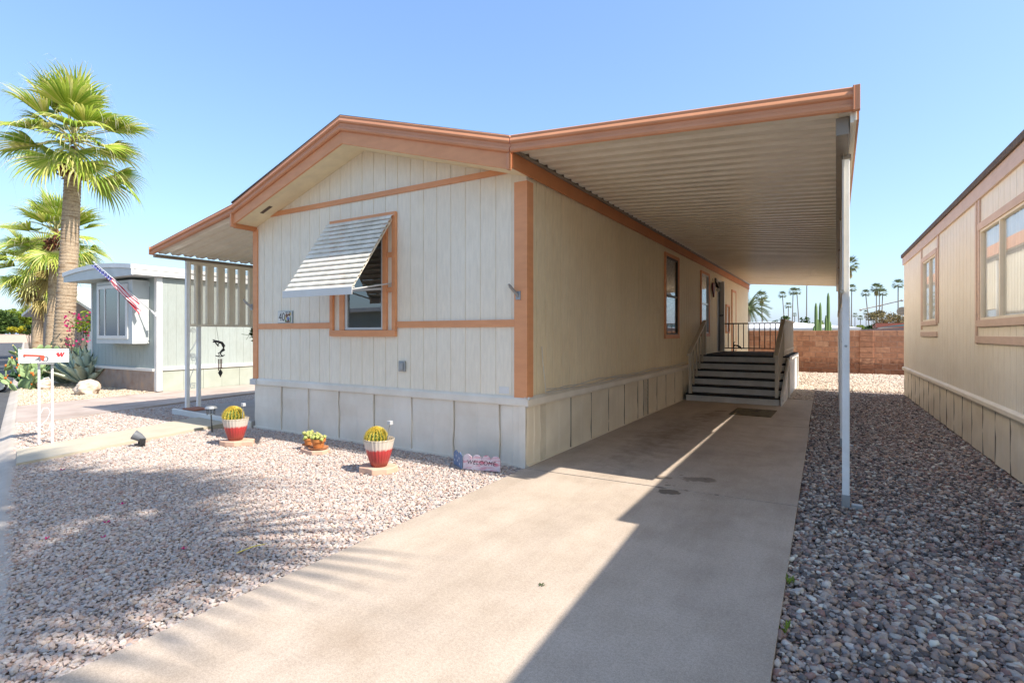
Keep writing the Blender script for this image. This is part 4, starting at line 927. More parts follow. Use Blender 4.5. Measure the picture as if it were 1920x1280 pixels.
def far_palm(pk, hub, D, foot, r, label, tall=None):
    D *= 1.8 if r == 2.2 else 2.4
    h = at(*hub, D); b = at(foot, 626, D); b.z = 0
    if used[pk]: q = copytree(protos[pk])
    else: q = protos[pk]; used[pk] = True
    tag(q, label, 'palm tree', 'distant palms beyond the block wall')
    k = r/2.1
    q.location = b; q.scale = (k, k, k)
    v = (h-b)/k; L = v.length
    for c in q.children:
        if c.name.startswith('trunk'):
            c.scale = (1/k*.9, 1/k*.9, L); c.rotation_euler = v.to_track_quat('Z', 'Y').to_euler()
        else: c.location = v
    return q
FP = [
 (2, (1428, 556), 62, 1430, 2.0, 'bushy palm with brown skirt of dead fronds just right of the house end'),
 (0, (1467, 553), 85, 1473, 1.9, 'slim palm with curved trunk, left of the low small palm beyond the deck'),
 (1, (1478, 573), 85, 1479, 1.7, 'low small palm between the slim curved palm and the tall pair'),
 (0, (1487, 547), 80, 1485, 2.0, 'left palm of the tall pair seen under the carport'),
 (1, (1494, 547), 80, 1500, 1.9, 'right palm of the tall pair seen under the carport'),
 (1, (1490, 590), 95, 1490, 1.1, 'tiny palm at the foot of the tall pair'),
 (0, (1513, 500), 75, 1512, 2.0, 'palm showing only its bare trunk beside the dark cypress'),
 (2, (1591, 497), 58, 1592, 2.2, 'large palm crown half hidden behind the front carport post'),
 (0, (1597, 541), 75, 1596, 1.9, 'palm peeping out behind the carport post below the large crown'),
 (0, (1623, 550), 80, 1632, 1.9, 'lone palm with long leaning trunk right of the carport post'),
 (2, (1643, 540), 80, 1644, 2.3, 'leftmost palm of the close trio in front of the tan tree'),
 (1, (1649, 541), 84, 1649, 2.0, 'middle palm of the close trio in front of the tan tree'),
 (0, (1655, 549), 78, 1652, 2.0, 'rightmost and lower palm of the close trio by the tan tree'),
 (0, (1684, 533), 70, 1684, 2.1, 'lone tall palm beside the tan mobile home end'),
 (1, (1603, 591), 110, 1603, 1.6, 'very small palm next to the carport post above the brown roof'),
 (0, (1613, 596), 105, 1614, 1.6, 'small dark low palm left of the leaning trunk foot'),
 (1, (1624, 586), 120, 1624, 1.9, 'small pale palm just left of the leaning trunk'),
 (0, (1635, 590), 115, 1635, 1.8, 'small palm between the leaning trunk and the close trio'),
]
for f in FP: far_palm(*f)
def feather_palm(loc, h, n, L, label):
    q = thing('date_palm', label, 'palm tree', loc); m = MB(); palm_trunk(m, (0, 0, -.1), (0, 0, h), .3, .28, rings=25); m.build('trunk', 'palm_bark_far', q)
    c = MB(); rg = random.Random(4)
    for i in range(n):
        az = i*2.39996; el = 1.3-1.5*(i/n); p = Vector((0, 0, h)); d = Vector((math.cos(az)*math.cos(el), math.sin(az)*math.cos(el), math.sin(el))); pts = [p.copy()]
        for s in range(9): p = p+d*(L/9); d = (d+Vector((0, 0, -.16))).normalized(); pts.append(p.copy())
        c.tube(pts, [.03]*9+[.01], 4)
        side = Vector((-math.sin(az), math.cos(az), 0))
        for s in range(2, 27):
            f = s/27*9; a_ = pts[int(f)].lerp(pts[min(9, int(f)+1)], f % 1)
            for sg in (-1, 1):
                e = a_+side*sg*.42*(1-.6*s/27)+(pts[-1]-pts[0]).normalized()*.28+Vector((0, 0, .05)); w = Vector((0, 0, .022)); c.add([a_-w, a_+w, e], [(0, 1, 2)])
    c.build('crown', 'palm_leaf_far', q)
feather_palm(tuple(at(1402, 626, 55)-Vector((0, 0, 1.42))), 3.9, 46, 2.4, 'feathery date palm with arching fronds behind the cream house end')
def leafy(name, label, cat, loc, rx, ry, rz, n, size, mat, zc, trunk=None, seed=1, clump=7, gr=None, trunk_mat='palm_bark_far'):
    rg = random.Random(seed); q = thing(name, label, cat, loc, 0, gr); m = MB()
    cl = []
    for i in range(clump):
        a_ = rg.uniform(0, 2*PI); r = rg.uniform(.3, .8); cl.append((Vector((math.cos(a_)*r*rx, math.sin(a_)*r*ry, zc+rz*rg.uniform(-.6, .65))), rg.uniform(.28, .5)))
    cl.append((Vector((0, 0, zc)), .6))
    for i in range(n):
        c, k = rg.choice(cl); u = Vector((rg.gauss(0, 1), rg.gauss(0, 1), rg.gauss(0, 1))).normalized()*(rg.random()**.35)
        p = c+Vector((u.x*rx*k, u.y*ry*k, u.z*rz*k)); s = size*rg.uniform(.6, 1.3)
        a_ = Vector((rg.gauss(0, 1), rg.gauss(0, 1), rg.gauss(0, .6))).normalized(); b = a_.cross(Vector((rg.gauss(0, 1), rg.gauss(0, 1), rg.gauss(0, 1)))).normalized()
        m.add([p-a_*s, p-b*s*.45, p+a_*s, p+b*s*.45], [(0, 1, 2, 3)])
    m.build('crown' if trunk else 'foliage', mat, q)
    if trunk:
        t = MB(); t.tube([(0, 0, -.2), (.05*rx, 0, zc*.5), (0, 0, zc)], [trunk, trunk*.8, trunk*.4], 8)
        for c, k in cl[:5]: t.tube([(0, 0, zc*.55), c*.6+Vector((0, 0, zc*.25)), c], [trunk*.5, trunk*.35, trunk*.12], 6)
        t.build('trunk', trunk_mat, q)
    else:
        t = MB()
        for c, k in cl: t.tube([(c.x*.2, c.y*.2, -.05), c*.6, c], [.03, .02, .01], 5)
        t.build('stems', trunk_mat, q)
    return q
leafmat('leaf_dark', [(0, (.025, .055, .012)), (.5, (.05, .095, .02)), (1, (.10, .15, .03))], .5, .25)
leafmat('leaf_bright', [(0, (.10, .16, .015)), (.5, (.18, .25, .025)), (1, (.30, .34, .04))], .5, .3)
leafmat('leaf_yellow', [(0, (.30, .28, .02)), (.5, (.42, .38, .03)), (1, (.55, .48, .05))], .5, .3)
leafmat('leaf_olive', [(0, (.10, .09, .035)), (.5, (.19, .15, .055)), (1, (.30, .23, .09))], .6, .2)
leafmat('leaf_magenta', [(0, (.45, .01, .12)), (.5, (.60, .02, .20)), (1, (.70, .06, .16))], .6, .3)
def gz(px, D): p = at(px, 626, D); return (p.x, p.y, 0)
leafy('street_tree', 'broad dark green tree at the far left end of the street', 'tree', gz(2, 100), 5.5, 4.5, 2.6, 3800, .34, 'leaf_dark', 3.6, .3, 2, 12)
leafy('street_tree', 'taller light green tree behind the low street wall', 'tree', gz(38, 106), 4.2, 4, 2.8, 3400, .34, 'leaf_bright', 4.3, .3, 3, 12)
leafy('shrub', 'yellow flowering shrub above the low street wall', 'shrub', gz(36, 93), 2.6, 2, .8, 1000, .22, 'leaf_yellow', 2.0, None, 4)
leafy('shrub', 'round dark shrub beside the globe lamp', 'shrub', gz(59, 40), .45, .45, .42, 700, .07, 'leaf_dark', 1.75, None, 5)
leafy('shrub', 'bright green hedge shrub left of the cypress behind the white roof', 'shrub', gz(1494, 45), 1.5, 1, .7, 900, .12, 'leaf_bright', 1.75, None, 6)
leafy('shrub', 'bright green shrub at the foot of the column cacti', 'shrub', gz(1528, 40), .9, .8, .7, 900, .1, 'leaf_bright', 1.9, None, 7)
leafy('shrub', 'small dark round tree left of the low small palm', 'tree', gz(1462, 60), 1.5, 1.2, 1.0, 900, .16, 'leaf_dark', 2.5, .12, 8)
leafy('shrub', 'green bush beside the carport post above the wall', 'shrub', gz(1600, 44), .9, .8, .7, 800, .12, 'leaf_bright', 1.6, None, 9)
leafy('shade_tree', 'spreading olive brown tree behind the close palm trio', 'tree', gz(1662, 50), 1.9, 1.6, 1.3, 4200, .085, 'leaf_olive', 2.75, .2, 12, 10)
leafy('shrub', 'low dark bush under the leaning palm', 'shrub', gz(1629, 58), .9, .8, .6, 500, .14, 'leaf_dark', 1.9, None, 14)
leafy('cypress', 'narrow dark cypress beside the bare palm trunk', 'tree', gz(1508, 55), .45, .45, 1.4, 900, .12, 'leaf_dark', 1.9, .1, 11, 14)
M('cactus_green', (.16, .24, .08), (.11, .18, .06), scale=4, stretch=(6, 6, .3), rough=.6)
def column_cactus(px, D, stems, label):
    q = thing('column_cactus', label, 'cactus', gz(px, D), 0, 'column cacti behind the block wall')
    for (dx, h, r) in stems:
        m = MB(); m.lathe([(r*.8, -.1), (r, .5), (r, h*.8), (r*.85, h-.2), (r*.4, h-.03), (0.01, h)], 28, (RT.x*dx, RT.y*dx, 0), flute=.16, nf=14); m.build('stem', 'cactus_green', q, smooth=True)
column_cactus(1530, 25, [(0, 2.88, .06), (.2, 2.9, .055), (.1, 2.1, .05), (-.1, 1.8, .05)], 'pair of green column cacti on the left behind the block wall')
column_cactus(1553, 25, [(0, 3.35, .06), (-.11, 2.3, .05), (.1, 2.0, .05)], 'tallest green column cactus, right of the shorter pair')
# buildings behind the wall
M('far_white', (.78, .77, .74), rough=.6); M('far_brown', (.24, .16, .14), rough=.7); M('far_teal', (.12, .26, .27), rough=.6); M('far_red', (.45, .14, .09), rough=.7)
RTW = math.atan2(RT.y, RT.x)
q = thing('white_roofed_home', 'low mobile home with white roof just beyond the block wall', 'mobile home', gz(1460, 27), 0)
m = MB(); m.box(-6, 3.3, 0, 4, -.1, 1.62); m.build('wall', 'far_white', q)
m = MB(); m.hexa([(-6.2, -.2, 1.62), (3.5, -.2, 1.62), (3.5, 4.2, 1.62), (-6.2, 4.2, 1.62)], [(-6.2, -.2, 1.74), (3.5, -.2, 1.72), (.5, 2, 2.06), (-5.2, 2, 2.06)]); m.build('roof', 'roof_white', q)
q = thing('brown_roofed_home', 'low home with brown roof and teal gable edge above the block wall', 'mobile home', gz(1650, 30), 0)
m = MB(); m.box(-2, 3, 0, 4, -.1, 1.6); m.build('wall', 'far_brown', q)
m = MB(); m.hexa([(-2.3, -.2, 1.5), (3, -.2, 1.5), (3, 4, 1.5), (-2.3, 4, 1.5)], [(-2.3, -.2, 1.60), (3, -.2, 1.88), (3, 4, 1.88), (-2.3, 4, 1.6)]); m.build('roof', 'far_brown', q)
m = MB(); m.hexa([(.0, -.23, 1.77), (1.6, -.23, 1.90), (1.6, -.2, 1.90), (.0, -.2, 1.77)], [(.0, -.23, 1.80), (1.6, -.23, 2.02), (1.6, 3, 2.02), (.0, 3, 1.80)]); m.hexa([(1.6, -.23, 1.90), (3, -.23, 1.86), (3, -.2, 1.86), (1.6, -.2, 1.90)], [(1.6, -.23, 2.02), (3, -.23, 1.95), (3, 3, 1.95), (1.6, 3, 2.02)]); m.build('gable_edge', 'far_teal', q)
q = thing('red_roofed_house', 'distant house with a flat red tile roof by the lone tall palm', 'house', gz(1688, 48), 0)
m = MB(); m.box(-1.6, 3, 0, 4, 0, 2.0); m.build('wall', 'far_white', q); m = MB(); m.box(-1.8, 3.2, -.2, 4.2, 2.0, 2.4); m.build('roof', 'far_red', q)

# ------------------------------------------------------------------ street end, brown house, lamp, golf cart
M('low_wall_stucco', (.56, .43, .36), (.50, .38, .32), rough=.85)
q = at(0, 626, 90); 
LW = thing('street_wall', 'low pinkish stucco wall closing the end of the street', 'wall', (*q.xy, 0), math.radians(72))
m = MB(); m.box(-14, 7, 0, .2, -.1, 1.28); m.build('wall_face', 'low_wall_stucco', LW); m = MB(); m.box(-14, 7, -.03, .23, 1.28, 1.36); m.build('wall_cap', 'low_wall_stucco', LW)
q = at(67, 626, 34)
GL = thing('globe_lamp', 'white globe lamp on a dark post beside the brown house', 'street lamp', (*q.xy, 0))
m = MB(); m.tube([(0, 0, -.1), (0, 0, 2.0)], .05, 8); m.tube([(0, 0, 1.95), (0, 0, 2.05)], .09, 8); m.build('post', 'rail_iron', GL)
m = MB(); m.ball((0, 0, 2.2), .17, n=16, m=12); m.build('globe', 'white_paint', GL, smooth=True)
siding('brown_siding', (.40, .30, .24)); 
BH = thing('brown_house', 'brown house with low gable roof behind the palm trunks', 'house', (*at(76, 626, 37).xy, 0), 0)
bx = 9.3
m = MB(); m.box(0, .06, 0, 8, -.1, 2.75); m.box(.06, bx, 0, .06, -.1, 2.75); m.box(bx-.06, bx, .06, 8, -.1, 2.75); m.box(0.06, bx-.06, 7.94, 8, -.1, 2.75); m.build('wall', 'brown_siding', BH)
m = MB()
for (xa, za, xb, zb) in ((-.7, 2.6, bx/2, 4.3), (bx/2, 4.3, bx+.7, 2.6)):
    m.hexa([(xa, -.8, za), (xb, -.8, zb), (xb, 8.5, zb), (xa, 8.5, za)], [(xa, -.8, za+.18), (xb, -.8, zb+.18), (xb, 8.5, zb+.18), (xa, 8.5, za+.18)])
m.build('roof', 'far_white', BH)
m = MB(); m.prism([(.06, 2.75), (bx-.06, 2.75), (bx/2, 4.2)], lambda u, v, a_: (u, a_, v), .0, .06); m.build('gable', 'brown_siding', BH)
m = MB(); m.box(6.4, 8.6, -.03, -.002, 0, 2.0); m.build('garage_door', 'far_white', BH)
m = MB(); m.box(3.2, 4.6, -.02, -.002, 1.1, 2.2); m.build('window', 'pane_glass', BH)
q = at(-22, 626, 13.6)
GC = thing('utility_dolly', 'low flat utility dolly at the left picture edge, one round wheel showing', 'dolly', (*q.xy, -.075), math.radians(72))
M('rubber', (.02, .02, .022), rough=.8)
m = MB(); m.box(-1.2, .16, .08, .72, .24, .29); m.box(-1.2, .16, .06, .08, .22, .30); m.build('deck', 'riser_paint', GC, bevel=.006)
m = MB(); m.tube([(-1.15, .4, .29), (-1.25, .4, .6), (-1.6, .4, .95)], .018, 6); m.build('pull_handle', 'galvanised', GC)
for x in (.2, -1.0):
    for y in (-.03, .83):
        m = MB(); m.tube([(x, y-.05, .16), (x, y-.04, .16), (x, y+.04, .16), (x, y+.05, .16)], [.14, .158, .158, .14], 24); w = m.build('wheel', 'rubber', GC, smooth='auto')
        m = MB(); m.tube([(x, y-.056, .16), (x, y+.056, .16)], .105, 20); m.build('rim', 'aluminium', w)
        m = MB(); m.sheet([(x+.178*math.cos(t), .16+.178*math.sin(t)) for t in [PI*i/10-.25 for i in range(10)]], lambda u, v, a_: (u, a_, v), y-.06, y+.06); m.build('fender', 'white_paint', w, solid=.008)

# cactus garden
M('pad_green', (.23, .33, .13), (.17, .27, .11), scale=8, rough=.6, c3=(.27, .36, .17))
M('pad_dark', (.10, .19, .10), (.07, .14, .08), scale=8, rough=.6)
M('fruit_orange', (.60, .12, .02), (.65, .2, .03), rough=.5); M('fruit_cream', (.62, .50, .22), (.55, .42, .18), rough=.6)
def prickly(label, loc, n, h, w, seed, mat='pad_green', fruit='fruit_cream', nfr=40, r=.13):
    rg = random.Random(seed); q = thing('prickly_pear', label, 'cactus', loc, 0, 'prickly pear clumps by the street'); m = MB(); fr = MB(); tips = []
    def pad(o, d, r, lvl):
        R = d.to_track_quat('Z', 'Y').to_matrix() @ Matrix.Rotation(rg.uniform(0, PI), 3, 'Z')
        c = o+d*r*1.05; m.ball(c, r*.8, r*.17, r*1.1, 12, 8, R); e = c+d*r*1.0; tips.append((e, r, R, c))
        if lvl < 3 and e.z < h:
            for _ in range(rg.choice((1, 2, 2, 3)) if lvl < 2 else rg.choice((0, 1))):
                d2 = (d*.8+Vector((rg.gauss(0, .6), rg.gauss(0, .6), rg.uniform(.0, .5)))).normalized(); pad(e-d*r*.15, d2, r*rg.uniform(.75, 1.0), lvl+1)
    for i in range(n):
        pad(Vector((rg.uniform(-w, w), rg.uniform(-w*.5, w*.5), -.05)), Vector((rg.gauss(0, .35), rg.gauss(0, .35), 1)).normalized(), r*rg.uniform(.9, 1.2), 0)
    for i in range(nfr):
        e, r_, R, c = rg.choice(tips); a_ = rg.uniform(-1.1, 1.1); p = c+R @ Vector((math.sin(a_)*r_*.85, 0, math.cos(a_)*r_*1.15)); fr.ball(p, .022, .022, .034, 6, 5)
    m.build('pads', mat, q, smooth=True); fr.build('fruits', fruit, q, smooth=True); return q
def gp(px, py):                                 # ground point
    D = 1.42/((py-626)/1000); p = at(px, py, D); return (p.x, p.y, 0)
prickly('prickly pear with orange buds beside the street behind the mailbox', gp(47, 727), 9, .75, .55, 3, fruit='fruit_orange', nfr=26, r=.14)
prickly('pale prickly pear covered in cream fruit at the palm foot', gp(62, 702), 12, 1.2, .55, 4, fruit='fruit_cream', nfr=150, r=.15)
prickly('tall prickly pear with big green pads behind the agaves', gp(112, 706), 11, 1.25, .75, 5, fruit='fruit_cream', nfr=30, r=.2)
prickly('low dark prickly pear under the mailbox near the street', gp(62, 722), 6, .45, .3, 6, mat='pad_dark', fruit='fruit_orange', nfr=10, r=.13)
M('agave_leaf', (.46, .54, .44), (.36, .46, .38), scale=3, stretch=(1, 1, 1), rough=.55, c3=(.52, .58, .44))
def agave(label, loc, n, L, seed):
    rg = random.Random(seed); q = thing('agave', label, 'agave', loc, 0, 'agaves in the tan gravel'); m = MB()
    for i in range(n):
        f = (i+.5)/n; az = i*2.39996; el = .38+1.05*f; l = L*rg.uniform(.8, 1.08)*(1-.15*f); d = Vector((math.cos(az)*math.cos(el), math.sin(az)*math.cos(el), math.sin(el))); side = Vector((-math.sin(az), math.cos(az), 0)); up = d.cross(side)
        if up.z < 0: up = -up
        p = Vector((math.cos(az)*.08, math.sin(az)*.08, .03)); vs = []; W_ = [.045, .06, .085, .10, .085, .05, .004]
        bend = rg.uniform(-.12, .10)
        for k in range(7):
            w = W_[k]*L*1.05; cup = w*.45; vs += [p-side*w+up*cup, p-up*.008, p+side*w+up*cup, p-up*.035*(1-k/6)]
            d = (d+Vector((0, 0, bend*.35))).normalized(); p = p+d*l/6
        m.add(vs, [fc for k in range(6) for fc in [(k*4, k*4+1, k*4+5, k*4+4), (k*4+1, k*4+2, k*4+6, k*4+5), (k*4+2, k*4+3, k*4+7, k*4+6), (k*4+3, k*4, k*4+4, k*4+7)]])
    m.build('leaves', 'agave_leaf', q, smooth=True); m = MB(); m.ball((0, 0, .05), .13, .13, .1); m.build('heart', 'agave_leaf', q, smooth=True)
agave('large blue green agave directly behind the pale boulder', gp(162, 722), 32, 1.25, 1); agave('smaller agave with spread leaves left of the boulder agave', gp(122, 718), 26, 1.1, 2)
def boulder(label, loc, r, mat, seed):
    bv, bf = rockbase(4, .32, seed); me = MB(); k = np.array([r*1.15, r, r*.85]); me.add([tuple(p*k) for p in bv], [tuple(f) for f in bf]); o = me.build('boulder', mat, None, smooth=True, label=label, cat='rock'); o.location = (loc[0], loc[1], r*.5); return o
M('boulder_stone', (.62, .46, .32), (.34, .19, .10), scale=3.5, rough=.9, bump=.8, bscale=7, c3=(.66, .56, .46))
boulder('pale brown boulder in the tan gravel before the agaves', gp(165, 738), .25, 'boulder_stone', 9); boulder('small pinkish rock behind the mailbox posts', gp(83, 728), .17, 'boulder_stone', 12)
q = leafy('bougainvillea', 'bougainvillea with magenta flowers at the left corner of the grey house', 'shrub', gz(152, 17.5), .42, .4, .5, 260, .06, 'leaf_bright', 1.75, None, 31, 8)
m = MB(); rg = random.Random(5)
for i in range(85):
    a_ = rg.uniform(0, 2*PI); b = Vector((math.cos(a_)*.55*rg.random()**.5, math.sin(a_)*.4, 0.8+rg.random()**.55*1.35)); c = b
    for k in range(2):
        d = Vector((rg.gauss(0, 1), rg.gauss(0, 1), rg.gauss(0, 1))).normalized()*.045; e = d.cross(Vector((rg.gauss(0, 1), rg.gauss(0, 1), 1))).normalized()*.03; m.add([c-d, c-e, c+d, c+e], [(0, 1, 2, 3)])
m.build('blossoms', 'leaf_magenta', q)

# ------------------------------------------------------------------ mailbox
MBX = thing('mailbox', 'white double post mailbox with red flag and number 40', 'mailbox', (*gp(85.5, 829)[:2], 0), math.radians(75)); MBX.scale = (.77, .85, 1)
M('mail_white', (.72, .72, .72), (.69, .69, .69), rough=.35); M('mail_red', (.62, .09, .05), (.58, .07, .04), rough=.5); M('mail_grey', (.16, .17, .19), rough=.5); M('mail_w', (.55, .04, .05), rough=.5)
zb = 1.045; zt = 1.225
bx = MB(); pf = [(-.10, zb), (.10, zb), (.10, zt-.06)]+[(.10*math.cos(t), zt-.06+.06*math.sin(t)) for t in [PI*i/12 for i in range(1, 12)]]+[(-.10, zt-.06)]
bx.prism(pf, lambda u, v, a_: (a_, u, v), -.325, .30); b_ = bx.build('box', 'mail_white', MBX, bevel=.004)
m = MB(); m.prism([(u*1.03, v+(.004 if v > 1.1 else -.002)) for u, v in pf], lambda u, v, a_: (a_, u, v), -.343, -.326); m.build('box_door', 'mail_white', MBX, bevel=.003)
for x, lo in ((-.085, 0), (.085, 0)): m = MB(); m.box(x-.017, x+.017, -.017, .017, -.05, zb); m.build('post', 'mail_white', MBX, bevel=.004)
m = MB(); pl2 = lambda u, v: (u, 0, v)
scroll(m, (0, .62), .015, .06, 1.0, PI*.3, pl2, 1, .006); m.tube([pl2(-.06, .78), pl2(-.02, .84), pl2(.04, .85), pl2(.06, .8)], .006, 5)
for zc in (.36,): m.tube([pl2(-.06, zc+.03), pl2(-.03, zc+.09), pl2(.03, zc+.09), pl2(.06, zc+.03), pl2(.02, zc-.06), pl2(-.06, zc-.13)], .006, 5)
m.tube([pl2(-.06, .2), pl2(-.02, .15), pl2(.04, .16), pl2(.06, .25)], .006, 5); m.build('scroll', 'mail_white', MBX)
m = MB(); m.box(-.105, .105, -.09, .09, zb-.02, zb-.001); m.build('bracket', 'galvanised', MBX)
f = MB(); yq = -.101
f.hexa([(-.255, yq-.006, 1.140), (-.08, yq-.006, 1.128), (-.08, yq, 1.128), (-.255, yq, 1.140)], [(-.255, yq-.006, 1.160), (-.05, yq-.006, 1.148), (-.05, yq, 1.148), (-.255, yq, 1.160)])
f.prism([(-.075, 1.130), (-.04, 1.148), (-.015, 1.13), (-.025, 1.085), (-.045, 1.07), (-.068, 1.09)], lambda u, v, a_: (u, a_, v), yq-.006, yq); f.tube([(-.27, yq-.012, 1.148), (-.27, yq, 1.148)], .017, 12)
f.build('mail_flag', 'mail_red', MBX)
textmesh('house_number', '40', .10, 'mail_grey', b_, (-.052, -.1022, 1.092), (PI/2, 0, 0), ext=.0008, xs=1.75, offset=.001)
m = MB(); W0 = [(.0, .30), (.30, .42), (.27, .0), (.40, .02), (.5, .32), (.57, .02), (.70, .04), (1.05, .85), (.84, .82), (.70, .42), (.72, .82), (.54, .80), (.42, .40), (.44, .80), (.2, .78)]
Wp = [(.02, .62), (.22, .10), (.40, .02), (.52, .36), (.60, .02), (.76, .06), (1.06, .96), (.82, .95), (.74, .48), (.70, .95), (.52, .93), (.44, .45), (.36, .90), (.10, .86)]
m.prism(Wp, lambda u, v, a_: (.125+u*.115, a_, 1.115+v*.07), yq-.0012, yq-.0002); m.build('letter_emblem', 'mail_w', b_)
m = MB(); m.ball((-.32, -.101, 1.05), .006); m.ball((-.2, -.101, 1.05), .006); m.build('rivet', 'mail_grey', b_)

# ------------------------------------------------------------------ front yard ornaments
M('slab_stone', (.66, .44, .32), (.55, .34, .24), scale=6, rough=.85, bump=.4, bscale=20)
def slab(label, loc, rx, ry, seed, h=.045):
    rg = random.Random(seed); n = 11; p = [(math.cos(2*PI*i/n)*rx*rg.uniform(.72, 1.15), math.sin(2*PI*i/n+.2)*ry*rg.uniform(.72, 1.15)) for i in range(n)]
    m = MB(); m.prism(p, lambda u, v, a_: (u, v, a_), -.02, h); o = m.build('stepping_stone', 'slab_stone', None, bevel=.008, label=label, cat='stone', group='flagstones under the pots'); o.location = loc; return o
def potmat():
    m, nt, b = nodes_of('striped_glaze'); N = nt.nodes; K = nt.links; tc = N.new('ShaderNodeTexCoord'); sp = N.new('ShaderNodeSeparateXYZ'); K.new(tc.outputs['Object'], sp.inputs[0])
    n = N.new('ShaderNodeTexNoise'); n.inputs['Scale'].default_value = 40; K.new(tc.outputs['Object'], n.inputs['Vector']); ma = N.new('ShaderNodeMath'); ma.operation = 'MULTIPLY_ADD'; ma.inputs[1].default_value = .03; K.new(n.outputs['Fac'], ma.inputs[0]); K.new(sp.outputs['Z'], ma.inputs[2])
    mr = N.new('ShaderNodeMapRange'); mr.inputs['From Max'].default_value = .30; K.new(ma.outputs[0], mr.inputs['Value'])
    r = N.new('ShaderNodeValToRGB'); ramp(r, [(0, (.26, .06, .035)), (.35, (.36, .045, .04)), (.62, (.50, .05, .05)), (.70, (.62, .52, .45)), (.92, (.60, .54, .46)), (1, (.36, .29, .21))]); K.new(mr.outputs['Result'], r.inputs['Fac']); K.new(r.outputs[0], b.inputs['Base Color']); b.inputs['Roughness'].default_value = .3
potmat(); M('soil', (.09, .06, .045), rough=.95, bump=.5)
M('barrel_green', (.14, .20, .04), (.10, .16, .03), rough=.6); M('spine_yellow', (.80, .66, .14), (.72, .56, .10), rough=.5)
def flutedpot(label, loc):
    q = thing('glazed_pot', label, 'plant pot', loc, 0, 'striped glazed cactus pots'); m = MB()
    m.lathe([(.055, 0), (.078, .004), (.098, .06), (.122, .14), (.140, .22), (.150, .272), (.153, .285), (.146, .287), (.138, .27), (.128, .225), (.12, .22)], 96, flute=.045, nf=24); m.build('pot_body', 'striped_glaze', q, smooth=True)
    m = MB(); m.lathe([(.005, .232), (.131, .23)], 24); m.build('soil', 'soil', q)
    return q
def barrel(label, loc, r):
    q = thing('barrel_cactus', label, 'cactus', loc, 0, 'golden barrel cacti in pots'); m = MB(); nr = 18; n = nr*6; mm = 14
    vs = []; 
    for i in range(mm+1):
        t = PI*i/mm
        for j in range(n):
            a_ = 2*PI*j/n; rr = r*(1+.085*math.cos(a_*nr)*math.sin(t)**.6); vs.append((rr*math.sin(t)*math.cos(a_), rr*math.sin(t)*math.sin(a_), rr*math.cos(t)*.95))
    m.add(vs, [(i*n+j, (i+1)*n+j, (i+1)*n+(j+1) % n, i*n+(j+1) % n) for i in range(mm) for j in range(n)]); m.build('body', 'barrel_green', q, smooth=True, weld=True)
    s = MB(); rg = random.Random(3)
    for k in range(nr):
        a_ = 2*PI*k/nr
        for i in range(0, 18):
            t = .06+i*.13
            if t > 2.3: break
            o = Vector((math.sin(t)*math.cos(a_), math.sin(t)*math.sin(a_), math.cos(t)*.95)); p = o*r*1.085
            for _ in range(9):
                d = (o+Vector((rg.gauss(0, .6), rg.gauss(0, .6), rg.gauss(0, .6)))).normalized()*r*rg.uniform(.2, .34); sd = d.cross(Vector((.3, .5, .8))).normalized()*.0032; s2 = d.cross(sd).normalized()*.0032
                s.add([p-sd, p+sd, p+s2, p+d], [(0, 1, 3), (1, 2, 3), (2, 0, 3)])
    s.build('spines', 'spine_yellow', q); return q
def rod(label, loc, tilt, h=.26):
    q = thing('solar_stake', label, 'garden light', loc, 0, 'small silver stakes in the pots'); m = MB(); m.tube([(0, 0, -.05), (tilt, 0, h-.03)], .006, 6); m.build('rod', 'galvanised', q); m = MB(); m.box(tilt-.022, tilt+.026, -.02, .02, h-.035, h+.005); m.build('cap', 'aluminium', q, bevel=.004)
p1 = gp(442, 831); p3 = gp(711, 881)
slab('flagstone under the left striped pot', (p1[0]+.03, p1[1]+.02, 0), .22, .17, 2); flutedpot('striped red and white pot nearer the porch, left of the two', (p1[0], p1[1], .045)); barrel('yellow barrel cactus in the pot nearer the porch', (p1[0]-.03, p1[1]-.015, .045+.31), .105); rod('silver stake in the pot nearer the porch', (p1[0]+.10, p1[1]+.02, .045+.25), .03, .23)
slab('flagstone under the right striped pot', (p3[0]-.02, p3[1]-.01, 0), .20, .16, 5); flutedpot('striped red and white pot nearer the driveway, right of the two', (p3[0], p3[1], .045)); barrel('barrel cactus in the pot nearer the driveway', (p3[0]-.04, p3[1]-.005, .045+.285), .10); rod('silver stake in the pot nearer the driveway', (p3[0]+.07, p3[1]+.03, .045+.25), .05, .22)
M('terracotta_pot', (.52, .20, .06), (.46, .17, .05), scale=9, rough=.75); M('saucer_clay', (.46, .21, .10), rough=.8); M('succulent_green', (.40, .42, .09), (.45, .30, .16), scale=30, rough=.5, c3=(.35, .40, .12))
pt_ = gp(591, 846)
slab('flagstone under the two small clay pots', (pt_[0]-.02, pt_[1]+.01, 0), .24, .13, 8, .03)
